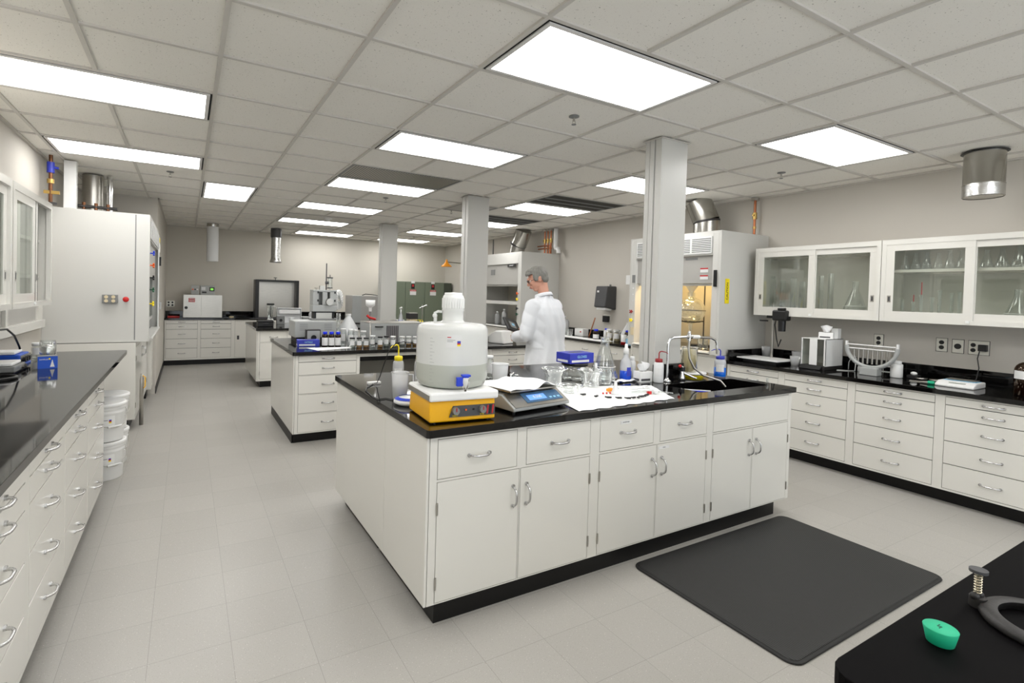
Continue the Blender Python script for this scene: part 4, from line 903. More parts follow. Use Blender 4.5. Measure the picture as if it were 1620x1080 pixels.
# bits on the sheet
k = 0
for x, y, a in ((2.19, 2.33, .4), (2.235, 2.27, -.5), (2.285, 2.235, -.3), (2.33, 2.205, -.35), (2.375, 2.205, .2), (2.41, 2.20, .5), (2.455, 2.215, .1), (2.495, 2.225, .6), (2.53, 2.24, .3), (2.15, 2.40, .1)):
    t = T('black_clip', 'small black clip lying on the white absorbent sheet', 'clip', (x, y, ZS_), a, 'black clips on the white sheet')
    P('jaw', box(-.014, .014, -.006, .006, 0, .010), 'black', t, bevel=.002); P('tab', MB().cyl((-.014, 0, .005), (-.026, .003, .008), .004), 'black', t)
for i, (x, y) in enumerate(((2.385, 2.425), (2.415, 2.44))): S('rubber_bulb', ('orange', 'second orange')[i] + ' rubber bulb on the white sheet, ' + ('left of the pair' if i == 0 else 'right of the pair'), 'rubber bulb', MB().lathe([(0, -.02), (.009, -.017), (.011, 0), (.008, .012), (.004, .02), (0, .02)]).xf(Matrix.Rotation(pi / 2, 4, 'X')), 'amberor', (x, y, ZS_ + .0105), .5)
for i, (x, y) in enumerate(((2.29, 2.38), (2.315, 2.375), (2.34, 2.37))): S('red_septum', 'tiny red stopper on the white sheet', 'stopper', MB().lathe([(0, 0), (.006, 0), (.005, .01), (0, .01)]), 'red', (x, y, ZS_), 0, 'tiny red stoppers in a row on the white sheet')
for i, (x, y, a, L) in enumerate(((2.42, 2.47, -.25, .2), (2.47, 2.43, -.12, .22), (2.50, 2.39, -.05, .2), (2.52, 2.35, -.15, .18), (2.46, 2.31, -.3, .2), (2.56, 2.43, .0, .18))):
    t = T('glass_adapter', 'clear glass adapter tube among the cluster on the white sheet', 'glassware', (x, y, ZS_ + .011), a, 'glass adapters lying on the white sheet')
    P('tube', MB().cyl((0, 0, 0), (L, 0, 0), .007, cap=False), 'glass', t); P('joint', MB().cyl((L * .75, 0, 0), (L, 0, 0), .010, .0085), 'white_pp', t)
t = T('red_joint_clip', 'red keck clip beside a round glass ball at the right of the white sheet', 'clip', (2.575, 2.265, ZS_)); P('clip', MB().box(-.012, .012, -.01, .01, 0, .018).cyl((-.02, 0, .012), (.02, .004, .014), .004), 'red', t, bevel=.002)
t = T('glass_thermometer_head', 'glass ball joint with a white stem pointing right off the white sheet', 'glassware', (2.615, 2.25, ZS_ + .0155)); P('ball', MB().ball((0, 0, 0), .0155), 'white_pp', t); P('stem', MB().cyl((.01, -.004, 0), (.10, -.05, -.009), .005), 'glass', t)

# ------------------------------------------------------------ on the second island
Z2 = ZT
carton('blue glove box at the left end of the second island', (1.16, 5.73, Z2), radians(-6), .23, .12, .07, 'navy', name='glove_box', words='NITRILE')
S('paper_sheet', 'white sheet of paper at the front of the second island', 'paper', MB().prism([(0, 0), (.38, .15), (.47, .25), (-.06, .27)], 0, .0015), 'paper', (1.16, 5.25, Z2 + .0002))
for i, x in enumerate((1.325, 1.392, 1.46)): bottle('amber bottle with bright blue cap on the second island, %s of three' % ('leftmost', 'middle', 'rightmost')[i], (x, 5.66 - .015 * i, Z2), .0325, .158, .6, 'cblue', 'amber', caph=.026, capr=.023, shoulder=.72, labz=(.06, .6))
t = T('gauge_box', 'grey box with a round black dial behind the blue capped bottles', 'gauge', (1.262, 5.98, Z2), 0); P('case', box(-.08, .08, -.04, .04, 0, .16), 'cast', t, bevel=.004); P('bezel', box(-.070, .070, -.046, -.04, .010, .148), 'grey', t, bevel=.002); P('dial', MB().cyl((0, -.047, .07), (0, -.056, .07), .03), 'black', t)
# ---- pressing machine
t = T('press_base', 'wide low grey instrument base with slots under the punching machine', 'instrument', (1.33, 6.33, Z2)); P('case', box(-.24, .24, -.2, .2, .055, .245), 'grey', t, bevel=.008); P('plinth', box(-.215, .215, -.17, .17, 0, .055), 'black', t)
for s2 in (-1, 1):
    for k in range(4): P('vent_slot', box(s2 * .14 - .045, s2 * .14 + .045, -.2015, -.1995, .14 + k * .022, .146 + k * .022), 'mgrey', t)
t = T('tablet_press', 'grey machine head with windowed box, round knob and tall rod on the second island', 'machine', (1.475, 6.42, Z2 + .245), 0)
P('foot', box(-.16, .16, -.09, .1, 0, .02), 'mgrey', t, bevel=.004); P('leg_frame', MB().box(-.125, -.10, -.06, .08, .02, .10).box(.10, .125, -.06, .08, .02, .10).box(-.125, .125, -.06, .08, .09, .105), 'black', t); P('inner_block', box(-.095, .095, -.05, .07, .02, .09), 'steel', t)
P('head', MB().box(-.145, .145, -.08, .10, .105, .185).box(-.145, -.075, -.08, .10, .185, .345).box(.06, .145, -.08, .10, .185, .345).box(-.075, .06, .02, .10, .185, .345).box(-.145, .145, -.08, .1, .345, .37).box(-.03, .03, -.08, -.04, .185, .345), 'grey', t, bevel=.006)
for sx_ in (-.085, .12):
    for zz in (.24, .34): P('bracket', box(sx_ - .008, sx_ + .008, -.086, -.08, zz - .013, zz + .013), 'black', t)
P('round_knob', MB().cyl((.05, -.08, .225), (.05, -.13, .225), .045, .042, 28).cyl((.05, -.13, .225), (.05, -.135, .225), .028), 'steel', t)
P('clamp_screw', MB().cyl((-.09, 0, .37), (-.09, 0, .39), .006).cyl((-.09, 0, .39), (-.09, 0, .395), .022), 'steel', t); P('tilted_plate', box(-.05, .01, -.02, .02, .37, .42), 'steel', t)
P('rod', MB().cyl((.03, 0, .37), (.03, 0, .70), .007), 'dkgrey', t); cy_ = P('dashpot', MB().cyl((.075, 0, .40), (.075, 0, .52), .028).cyl((.075, 0, .37), (.075, 0, .40), .008), 'glass', t); P('top_cap', MB().cyl((.075, 0, .515), (.075, 0, .53), .036).cyl((.075, 0, .53), (.075, 0, .56), .005), 'dkgrey', cy_); P('bottom_cap', MB().cyl((.075, 0, .39), (.075, 0, .403), .034), 'dkgrey', cy_); P('side_grip', MB().cyl((.02, 0, .46), (.06, 0, .46), .018), 'dkgrey', cy_)
WM = Matrix.Translation((.20, .06, .25)) @ Matrix.Rotation(radians(-38), 4, 'Z') @ Matrix.Rotation(pi / 2, 4, 'Y')
w_ = P('hand_wheel', MB().lathe([(.03, 0), (.125, -.01), (.13, .0), (.125, .012), (.03, .01)], 36).xf(WM), 'matwhite', t)
sp_ = MB()
for k in range(18):
    a = 2 * pi * k / 18; sp_.cyl(WM @ Vector((cos(a) * .03, sin(a) * .03, .014)), WM @ Vector((cos(a + .15) * .118, sin(a + .15) * .118, .014)), .003, seg=6)
P('wheel_ribs', sp_, 'grey', w_)
# chiller
t = T('bath_circulator', 'large pale grey circulator box with a coloured grille on the second island', 'circulator', (2.235, 5.98, Z2), 0)
P('case', box(-.35, .35, -.2, .25, .01, .235), 'grey', t, bevel=.006); P('grille', box(-.165, -.015, -.206, -.2, .015, .21), 'grille_c', t); P('feet', MB().box(-.33, .33, -.18, .22, 0, .01), 'black', t); P('tank_rim', box(-.35, .35, -.2, .25, .236, .243), 'steel', t)
P('handle', MB().tube([(-.30, -.2, .20), (-.30, -.235, .20), (-.22, -.235, .20), (-.22, -.2, .20)], .008), 'black', t)
P('steel_arm', MB().tube([(-.32, -.1, .24), (-.34, -.12, .25), (-.36, -.2, .18), (-.38, -.25, .05), (-.38, -.25, .012)], .008), 'steel', t)
# jars along the front
J = [(1.545, 5.74, .035, .185, 'white', None, 'tall clear jar with white lid right of the blue capped bottles'), (1.60, 5.62, .035, .185, 'white', None, 'tall clear jar with white lid beside the shorter gold jars'),
     (1.565, 5.44, .033, .11, 'black', 'carboyliq', 'black lidded sample jar, first in the front row of the second island'), (1.637, 5.425, .033, .11, 'black', 'goldliq', 'black lidded jar of gold liquid, second in the front row'),
     (1.71, 5.41, .033, .11, 'black', 'goldliq', 'black lidded jar of gold liquid, third in the front row'), (1.80, 5.47, .033, .125, 'white', None, 'clear sample jar with white lid between the gold ones'),
     (1.865, 5.40, .032, .12, 'black', 'goldliq', 'black lidded jar of gold liquid set apart, right of the white lidded jar'), (1.955, 5.45, .033, .12, 'black', 'carboyliq', 'black lidded jar of clear liquid before the grey circulator'), (2.0, 5.36, .032, .125, 'white', 'carboyliq', 'clear jar with white lid nearest the coloured grille'),
     (2.17, 5.52, .034, .105, 'white', 'carboyliq', 'white lidded jar left of the carboy, first of the short row'), (2.245, 5.505, .033, .105, 'white', 'goldliq', 'white lidded jar with gold liquid, second of the short row'), (2.32, 5.49, .033, .105, 'white', 'goldliq', 'white lidded jar with gold liquid, third of the short row'), (2.395, 5.475, .033, .105, 'white', 'carboyliq', 'white lidded jar hidden behind the carboy'),
     (1.68, 5.72, .035, .17, 'white', None, 'tall clear bottle with white lid behind the gold jars, left'), (1.77, 5.71, .035, .16, 'white', None, 'tall clear bottle with white lid behind the gold jars, right')]
for x, y, r, h, c, lq, lb in J: jar(lb, (x, y, Z2), r, h, c, .016, lq, .28)
t = T('conical_carboy', 'white cone shaped plastic bottle behind the sample jars', 'bottle', (1.80, 6.45, Z2)); P('body', MB().lathe([(0, 0), (.115, 0), (.12, .02), (.12, .14), (.03, .285), (.03, .30)], 28), 'white_pp', t); P('cap', MB().cyl((0, 0, .298), (0, 0, .318), .034), 'white', t)
t = T('measuring_cylinder', 'tall glass measuring cylinder left of the white cone bottle', 'cylinder', (1.62, 6.25, Z2)); P('tube', MB().lathe([(0, .012), (.026, .012), (.026, .33), (.03, .335)]), 'glass', t); P('base', MB().lathe([(0, 0), (.042, 0), (.036, .012), (0, .012)]), 'glass', t)
t = T('filter_funnel_stand', 'white filter funnel on a stand with a red clamp behind the cone bottle', 'filter stand', (2.10, 6.5, Z2)); P('stem', MB().cyl((0, 0, .01), (0, 0, .36), .012), 'mgrey', t); P('base', box(-.06, .06, -.05, .05, 0, .012), 'mgrey', t); P('cup', MB().lathe([(0, .40), (.02, .40), (.06, .43), (.062, .50), (.055, .50)]).cyl((0, 0, .35), (0, 0, .41), .018, .02), 'white', t); P('red_clamp', MB().tube([(-.05, -.02, .30), (-.02, -.04, .27), (.04, -.04, .255), (.06, -.02, .25)], .016), 'red', t)
bottle('white dispensing bottle with a red pump on the second island', (2.3, 6.5, Z2), .05, .21, .4, 'red', 'white_pp', caph=.02, labz=None)
S('plastic_tub', 'white plastic tub behind the circulator on the second island', 'tub', MB().lathe([(0, 0), (.06, 0), (.065, .14), (.06, .14)]), 'white_pp', (2.42, 6.45, Z2))
# white instrument where the person works, and the black device held
t = T('white_instrument', 'small white bench instrument the person is working at on the second island', 'instrument', (3.50, 5.49, Z2), .3); P('case', MB().prism([(-.13, 0), (.13, 0), (.13, .10), (.02, .16), (-.09, .16)], -.10, .10, axis='X'), 'white', t, bevel=.015); P('foot_plate', box(-.09, .09, -.12, .12, -.0, .006), 'black', t)
S('power_lead', 'black lead lying on the second island worktop left of the white instrument', 'cable', MB().tube([(3.38, 5.6, Z2 + .005), (3.25, 5.75, Z2 + .005), (3.1, 5.78, Z2 + .005), (3.05, 5.9, Z2 + .005)], .005), 'black')
S('paper_note', 'small white note on the second island right of the second column', 'paper', box(0, .14, 0, .1, 0, .0012), 'paper', (3.02, 5.3, Z2 + .0002), .2)

# ------------------------------------------------------------ on the third island
t = T('equipment_case', 'black hard case at the left end of the third island', 'case', (1.11, 8.85, ZT)); P('lower_shell', box(-.12, .12, -.09, .09, 0, .06), 'black', t, bevel=.008); P('lid', box(-.12, .12, -.09, .09, .061, .105), 'black', t, bevel=.01); P('handle', MB().tube([(-.04, -.09, .055), (-.04, -.115, .055), (.04, -.115, .055), (.04, -.09, .055)], .006), 'dkgrey', t)
t = T('gauge_box', 'small grey dial box beside the black case on the third island', 'gauge', (1.43, 9.4, ZT)); P('case', box(-.065, .065, -.04, .04, 0, .145), 'mgrey', t, bevel=.004); P('dial', MB().cyl((0, -.04, .07), (0, -.05, .07), .025), 'black', t)
beaker('white plastic cup on the third island right of the dial box', (1.57, 9.15, ZT), .044, .13, 'white_pp', taper=.8, name='plastic_cup')
t = T('blender_jar', 'glass blender jar with black lid at the back of the third island', 'blender', (1.33, 9.9, ZT)); P('base', MB().lathe([(0, 0), (.07, 0), (.05, .06), (0, .06)]), 'white', t); P('jar', MB().lathe([(0, .06), (.045, .06), (.06, .30), (.062, .32)], 24), 'glass', t); P('lid', MB().cyl((0, 0, .315), (0, 0, .345), .065), 'black', t); P('handle', MB().tube([(.06, 0, .29), (.1, 0, .27), (.1, 0, .14), (.052, 0, .12)], .008), 'glass', t); P('paddle', MB().cyl((0, 0, .06), (0, 0, .30), .008), 'dkgrey', t)
t = T('white_bin', 'shallow white plastic bin standing on end on the third island', 'bin', (1.64, 9.85, ZT)); P('shell', MB().box(-.21, .21, 0, .01, 0, .27).box(-.21, -.2, -.09, 0, 0, .27).box(.2, .21, -.09, 0, 0, .27).box(-.21, .21, -.09, 0, .26, .27).box(-.21, .21, -.09, 0, 0, .01), 'white_pp', t, bevel=.004); P('rim', box(-.18, .18, -.095, -.09, .17, .24), 'white', t)
S('mixing_bowl', 'white bowl behind the punching machine on the third island', 'bowl', MB().lathe([(0, 0), (.06, 0), (.095, .10), (.1, .105), (.09, .1)]), 'white', (1.96, 9.95, ZT))
for i, (x, l) in enumerate(((1.98, 'pale reagent bottle left of the machine head, far left of two'), (2.1, 'pale reagent bottle left of the machine head, nearer the machine'))): bottle(l, (x, 9.55, ZT), .045, .25, .5, 'white', 'pp', caph=.02)
t = T('analyser_cabinet', 'big light grey analyser box with a black cable over its top', 'analyser', (3.05, 9.75, ZT)); P('case', box(-.33, .33, -.25, .25, .01, .53), 'hood_grey', t, bevel=.01); P('door_panel', box(-.33, -.16, -.256, -.25, .02, .52), 'grey', t); P('feet', box(-.3, .3, -.2, .2, 0, .01), 'black', t)
P('cable', MB().tube([(-.10, -.1, .535), (-.05, -.15, .56), (.1, -.15, .55), (.2, -.2, .53), (.28, -.27, .42), (.30, -.27, .25), (.28, -.27, .12)], .008), 'black', t)
t = T('eyewash_tap', 'thin chrome tap on the third island right of the analyser', 'faucet', (3.44, 9.35, ZT)); P('pipe', MB().tube([(0, 0, 0), (0, 0, .30), (.01, 0, .33), (.04, 0, .34), (.07, 0, .32), (.07, 0, .28)], .009), 'chrome', t); P('base', box(-.05, .12, -.03, .03, 0, .03), 'black', t)
t = T('ring_stand', 'metal clamp stand on the third island right of the brown device', 'stand', (4.0 - .2, 8.7, ZT)); P('base', box(-.07, .07, -.05, .05, 0, .012), 'mgrey', t); P('rod', MB().cyl((0, 0, .01), (0, 0, .40), .008), 'steel', t); P('clamp', MB().cyl((-.06, 0, .33), (.07, 0, .38), .009).ball((0, 0, .35), .022).ball((.08, 0, .38), .018), 'chrome', t)
t = T('coffee_grinder', 'brown and cream bench grinder on the third island', 'grinder', (3.62, 8.75, ZT)); P('base', MB().box(-.08, .08, -.07, .07, .02, .13).box(-.05, .05, -.06, .05, 0, .02), 'beige', t, bevel=.01); P('hopper', box(-.088, .088, -.08, .08, .13, .23), 'cast', t, bevel=.004); P('lid', box(-.08, .08, -.07, .07, .23, .245), 'steel', t)
t = T('arched_tube', 'arched metal tube beside the spray bottles on the third island', 'tube', (3.24, 8.75, ZT)); P('arch', MB().tube([(-.09, 0, 0), (-.08, 0, .05), (-.03, 0, .10), (.05, 0, .115), (.1, 0, .10)], .008), 'steel', t); P('fitting', MB().ball((-.04, 0, .03), .02).cyl((-.06, 0, .01), (.06, 0, .03), .01).cyl((0, 0, 0), (0, 0, .05), .012), 'chrome', t)
for i, x in enumerate((3.34, 3.44)):
    t = T('trigger_sprayer', 'trigger spray bottle of blue cleaner on the third island, %s' % ('left, partly behind' if i == 0 else 'right, with tall white head'), 'spray bottle', (x, 8.85 + .08 * (1 - i), ZT)); P('body', MB().lathe([(0, 0), (.045, 0), (.047, .10), (.03, .19), (.014, .23), (.014, .26)]), 'pp', t); P('liquid', MB().lathe([(0, .003), (.0455, .003), (.0473, .095), (0, .095)]), 'blue2liq', t); P('trigger', MB().cyl((0, 0, .24), (0, 0, .30), .013).cyl((-.03, -.02, .32), (.02, .01, .33), .015).cyl((.0, -.02, .30), (-.02, -.04, .24), .005), 'white', t)
for i, x in enumerate((3.70, 3.745)): wash_bottle('small yellow capped bottle by the clamp stand, %s' % ('left' if i == 0 else 'right'), (x, 8.55, ZT), .022, .10, 'yel', 'white_pp', direc=2.5, tubeh=.02)
bottle('dark blue insulated flask at the right end of the third island', (3.84 - .03, 9.1, ZT), .045, .22, .8, 'navy', 'navy', caph=.03, labz=None, name='insulated_flask', shoulder=.8)
S('cardboard_tray', 'low brown and white tray at the right back of the third island', 'tray', MB().box(-.12, .12, -.08, .08, 0, .04, 0).box(-.09, .09, -.06, .06, .04, .07, 1), ['beige', 'white'], (3.7, 9.6, ZT), bevel=.004)

# ------------------------------------------------------------ back wall things
t = T('drying_oven', 'stainless oven with red warning label on the back counter', 'oven', (.285, 11.66, ZT)); P('case', box(-.345, .345, -.22, .2, 0, .46), 'steel', t, bevel=.006); P('door', box(-.34, -.03, -.232, -.22, .005, .455), 'steel', t, bevel=.003); P('knob', MB().cyl((-.29, -.232, .2), (-.29, -.26, .2), .028), 'black', t)
P('warning_label', MB().box(-.25, -.14, -.235, -.232, .31, .39, 0).box(-.24, -.15, -.2365, -.235, .365, .378, 1).box(-.24, -.15, -.2365, -.235, .33, .343, 1), ['redw', 'labelw'], t)
t = T('oven_controller', 'steel control box with green screen on top of the oven', 'controller', (.285, 11.62, ZT + .46)); P('left_box', box(-.21, -.07, -.12, .12, 0, .18), 'grey', t, bevel=.003); P('right_box', box(-.05, .21, -.12, .12, 0, .18), 'grey', t, bevel=.003); P('green_display', MB().box(.11, .20, -.124, -.12, .07, .15, 0).box(.13, .18, -.126, -.124, .09, .13, 1), ['black', 'greenlcd'], t)
for k in range(3): P('button', MB().cyl((-.18 + k * .04, -.12, .1), (-.18 + k * .04, -.135, .1), .014), ('orange', 'black', 'white')[k], t)
P('meter', box(-.03, .04, -.124, -.12, .09, .15), 'labelw', t); P('switch_row', box(-.02, .06, -.124, -.12, .03, .06), 'black', t)
t = T('black_light_box', 'tall open black cabinet lined with brushed metal on the back counter', 'light box', (1.66, 11.55, ZT)); P('shell', MB().box(-.43, -.36, -.2, .15, 0, .80).box(.38, .43, -.2, .15, 0, .80).box(-.36, .38, -.2, .15, .76, .80).box(-.36, .38, .10, .15, 0, .76).box(-.36, .38, -.2, .1, 0, .02), 'black', t, bevel=.004); P('liner', box(-.36, .38, .06, .10, .02, .76), 'steel', t); P('knob', MB().cyl((-.02, 0, .80), (-.02, 0, .84), .008).cyl((-.02, 0, .84), (-.02, 0, .855), .035), 'dkgrey', t)
S('red_tray', 'flat dark red tray at the left end of the back counter', 'tray', box(-.11, .09, -.07, .07, 0, .03), 'red', (-.21, 11.62, ZT), .05, bevel=.006)
S('tape_roll', 'small tan roll on the back counter right of the oven', 'tape', MB().lathe([(.02, 0), (.045, 0), (.045, .03), (.02, .03), (.02, 0)]), 'beige', (.80, 11.5, ZT))
t = T('wall_outlet', 'four way outlet plate on the back wall left of the oven', 'outlet', (-.28, 12.0, 1.17)); P('plate', box(-.07, .07, -.012, 0, -.06, .06), 'outlet', t, bevel=.002)
for i in (-1, 1):
    for j in (-1, 1): P('receptacle', MB().cyl((i * .033, -.012, j * .027), (i * .033, -.015, j * .027), .018, seg=14), 'black', t)
t = T('locker_bank', 'dull green steel lockers with red warning signs on the back wall', 'lockers', (4.10, 11.5, 0)); P('carcass', box(0, 1.72, .02, .49, 0, 1.79), 'locker', t)
for a, b in ((.01, .47), (.48, .975), (.985, 1.50), (1.51, 1.71)): P('door', box(a, b, 0, .018, .08, 1.78), 'locker' if b < 1.6 else 'lockerd', t, bevel=.002)
for i, x in enumerate((.62, 1.15)):
    P('warning_sign', MB().box(x, x + .09, -.004, -.0005, 1.62, 1.74, 0).box(x + .02, x + .07, -.005, -.004, 1.67, 1.725, 1), ['black', 'redw'], t); P('danger_sign', MB().box(x - .03, x + .13, -.004, -.0005, 1.47, 1.60, 0).box(x - .03, x + .13, -.005, -.004, 1.56, 1.60, 1), ['labelw', 'redw'], t)
    text_mesh('DANGER', .032, 'labelw', t, (x + .05, -.0055, 1.58), (pi / 2, 0, 0)); P('number_tag', box(x, x + .09, -.004, .0, 1.755, 1.81), 'labelw', t)
t = T('safety_shower', 'orange safety shower head on a pipe from the right wall at the far end', 'safety shower', (XR, 10.9, 2.26)); P('pipe', MB().tube([(0, 0, .0), (-.3, -.1, -.0), (-.58, -.2, 0)], .014).tube([(0, 0, .25), (-.12, -.04, .12), (-.14, -.05, 0)], .01), 'steel', t); P('shower_head', MB().lathe([(.02, .06), (.03, .0), (.06, -.04), (.12, -.09), (.125, -.11), (0, -.10)], 24, c=(-.6, -.2, 0)), 'amberor', t)
t = T('shower_pull', 'white triangular pull handle hanging below the safety shower', 'pull handle', (XR - .06, 10.75, 1.7)); P('triangle', MB().tube([(0, 0, .18), (0, -.09, -.06), (0, .09, -.06)], .008, closed=True), 'white', t); P('rod', MB().cyl((0, 0, .18), (0, 0, .45), .004).cyl((0, 0, .45), (.06, 0, .45), .006), 'steel', t)
t = T('conduit', 'thin conduit running up the right wall beyond the far fume hood', 'conduit', (XR - .012, 9.6, 0)); P('pipe', MB().cyl((0, 0, 2.29), (0, 0, H), .012), 'mgrey', t)
# ------------------------------------------------------------ ducts and pipes
t = T('hanging_duct', 'short shiny round duct hanging from the ceiling at right above the cabinets', 'duct', (5.40, 1.54, 2.39)); P('sleeve', MB().lathe([(.122, .345), (.122, .10), (.126, .095), (.122, .09), (.122, .0), (.118, .0)], 36), 'galv', t); P('foil_band', MB().lathe([(.1235, .005), (.1235, .10)], 36), 'foil', t); P('end_cap', MB().lathe([(0, .008), (.119, .003)], 36), 'steel', t); P('ceiling_ring', MB().lathe([(.12, .345), (.14, .345), (.14, .348), (.12, .349)], 36), 'black', t)
t = T('hanging_duct', 'translucent ribbed hose duct hanging at the back, left one', 'duct', (.42, 11.0, 2.0)); rb = []
for k in range(33): rb += [(.10 + .005 * (k % 2), .02 + k * .021)]
P('hose', MB().lathe(rb, 24), 'white_pp', t); P('collar', MB().lathe([(.1, .66), (.105, .69), (.105, .74)], 24), 'galv', t)
t = T('hanging_duct', 'shiny foil duct with flared end hanging at the back, right one', 'duct', (1.56, 11.0, 2.06)); P('foil', MB().lathe([(.115, 0), (.12, .015), (.10, .06), (.095, .1), (.095, .52)], 24), 'foil', t); P('collar', MB().lathe([(.1, .5), (.105, .52), (.105, .68)], 24), 'dkgrey', t)
t = T('exhaust_duct', 'angled shiny exhaust duct on top of the lit right fume hood', 'duct', (5.5, 4.05, 2.291)); P('lower_section', MB().cyl((0, 0, 0), (0.0, 0, .2), .15, .15, 32, cap=False), 'galv', t); P('upper_section', MB().cyl((0, 0, .19), (-.05, .09, .448), .15, .15, 32, cap=False), 'galv', t); P('tape_seam', MB().cyl((0, 0, .18), (-.002, .003, .205), .153, .153, 32, cap=False), 'cast', t)
t = T('exhaust_duct', 'bent exhaust duct with brown seam on the far right fume hood', 'duct', (5.42, 7.95, 2.291)); P('lower_section', MB().tube([(0, .08, 0), (0, .07, .1), (0, .03, .2)], .14, 28), 'galv', t); P('upper_section', MB().tube([(0, .03, .19), (0, -.05, .3), (0, -.13, .448)], .15, 28), 'galv', t); P('tape_seam', MB().tube([(0, .04, .18), (0, .025, .21)], .155, 28), 'cast', t)
t = T('exhaust_duct', 'dull steel exhaust duct on top of the left fume hood', 'duct', (-.93, 7.15, 2.271)); P('main_section', MB().cyl((0, 0, 0), (0, 0, .468), .10, .10, 32, cap=False), 'steel', t)
t = T('chrome_riser', 'slim chrome riser pipe beside the left exhaust duct', 'pipe', (-.77, 7.1, 2.271)); P('pipe', MB().cyl((0, 0, 0), (0, 0, .468), .028), 'chrome', t); P('joint', MB().cyl((0, 0, .3), (0, 0, .34), .032), 'chrome', t)
def riser(label, x, y, z0, z1, mats, name='copper_riser'):
    t = T(name, label, 'pipe', (x, y, z0)); L = z1 - z0
    P('pipe', MB().cyl((0, 0, 0), (0, 0, L), .014), mats[0], t); P('valve', MB().cyl((0, 0, L * .45), (0, 0, L * .62), .024).cyl((-.04, 0, L * .55), (.02, 0, L * .55), .01), mats[1], t); P('coupling', MB().cyl((0, 0, L * .2), (0, 0, L * .26), .019), mats[1], t); P('ceiling_flange', MB().cyl((0, 0, L - .03), (0, 0, L), .045), 'steel', t); return t
riser('copper pipe with brass valve dropping to the lit right fume hood', 5.78, 3.62, 2.291, H, ('copper', 'brass'))
for i, y in enumerate((7.54, 7.45, 7.36)): riser(('first', 'second', 'third')[i] + ' copper pipe with valve behind the person, counted from the left', 5.70 + .0 * i, y, 2.291, H, ('copper', 'brass'))
t = T('pipe_branch', 'horizontal copper branch pipes over the far right fume hood', 'pipe', (5.66, 7.4, 2.36)); P('upper_run', MB().cyl((0, -.06, .08), (0, .3, .08), .012), 'copper', t); P('lower_run', MB().cyl((0, -.12, .03), (0, .28, .03), .012), 'copper', t); P('drop', MB().cyl((0, -.06, -.068), (0, -.06, .09), .012), 'copper', t)
t = T('white_pipe', 'thick white insulated pipe right of the copper pipes', 'pipe', (5.72, 7.2, 2.291)); P('upper', MB().cyl((0, 0.05, .1), (0, .05, .448), .04), 'white', t); P('elbow', MB().tube([(0, .05, .12), (0, .03, .09), (0, -.03, .08), (0, -.04, 0)], .042), 'white', t)
t = T('pipe_valves', 'dark pipe with blue and brass valves high on the left wall', 'pipe', (-1.14, 6.25, 2.271)); P('pipe', MB().cyl((0, 0, -.0), (0, 0, .468), .016), 'copperdk', t); P('blue_valve', MB().cyl((0, 0, .30), (0, 0, .40), .03).cyl((-.01, 0, .35), (.06, 0, .35), .012), 'navy', t); P('brass_union', MB().cyl((0, 0, .2), (0, 0, .24), .028), 'brass', t); P('brass_valve', box(-.05, .07, -.015, .015, .1, .13), 'brass', t); P('collar', MB().cyl((0, 0, 0), (0, 0, .02), .05), 'cast', t)
P('bracket', MB().box(-.06, .0, -.01, .01, .02, .03), 'steel', t)
t = T('pipe_duct_box', 'white vertical pipe casing beside the left wall valves', 'casing', (-1.02, 6.43, 2.271)); P('casing', box(-.05, .05, -.02, .06, 0, .468), 'white', t, bevel=.004)
t = T('manifold', 'low row of copper fittings lying on top of the left fume hood', 'pipe fittings', (-.95, 6.55, 2.271)); P('rail', MB().cyl((-.12, 0, .05), (.3, .05, .05), .016), 'cast', t)
for k in range(4): P('fitting', MB().cyl((-.08 + k * .1, .006 + k * .012, .0), (-.08 + k * .1, .006 + k * .012, .09), .016), 'copperdk', t)
# paper towel dispenser etc
t = T('towel_dispenser', 'dark grey folded towel dispenser on the right wall between the fume hoods', 'dispenser', (XR, 5.99, 1.34)); P('shell', MB().prism([(-.24, .04), (0, 0), (0, .37), (-.20, .37)], -.125, .125, axis='Y'), 'dkgrey', t, bevel=.015); P('towel', MB().prism([(-.2, .0), (-.08, -.01), (-.06, .025), (-.2, .035)], -.1, .1, axis='Y'), 'tissue', t); P('lock', box(-.03, -.01, -.01, .01, .37, .40), 'mgrey', t); P('badge', box(-.225, -.222, .03, .07, .27, .30), 'white', t)
S('wall_plate', 'small white square plate on the right wall beside the lit hood', 'wall plate', box(-.012, 0, -.05, .05, -.07, .07), 'matwhite', (XR, 5.62, 1.81), bevel=.002)
def wallplate(label, y, z, w, recs, plug=False):
    t = T('wall_outlet', label, 'outlet', (XR, y, z)); P('plate', box(-.008, 0, -w / 2, w / 2, -.058, .058), 'outlet', t, bevel=.002); P('gasket', box(-.004, 0, -w / 2 - .003, w / 2 + .003, -.061, .061), 'cast', t)
    for a, b, r in recs: P('receptacle', MB().cyl((-.008, a, b), (-.012, a, b), r, seg=16), 'black', t)
    if plug: P('plug', box(-.05, -.01, -.035 - .01, .01, -.025, .03), 'black', t, bevel=.004, loc=(0, -.015, 0))
    return t
wallplate('duplex outlet with a plug behind the pipette rack on the right wall', 2.37, 1.185, .075, ((0, .022, .018), (0, -.022, .018)))
wallplate('duplex outlet, left of three plates at the right on the right wall', 1.895, 1.19, .075, ((0, .022, .018), (0, -.022, .018)))
wallplate('single round outlet, middle of three plates at the right on the right wall', 1.785, 1.187, .075, ((0, 0, .024),))
wallplate('double outlet with a black plug, right of three plates on the right wall', 1.65, 1.187, .13, ((.035, .022, .017), (.035, -.022, .017)), True)
_o = P('cord', MB().tube([(5.82, 1.635, 1.16), (5.80, 1.64, 1.10), (5.79, 1.625, 1.02), (5.78, 1.635, .93), (5.74, 1.65, .892)], .004), 'black', bpy.data.objects['wall_outlet.004'], loc=(-XR, -1.65, -1.187))
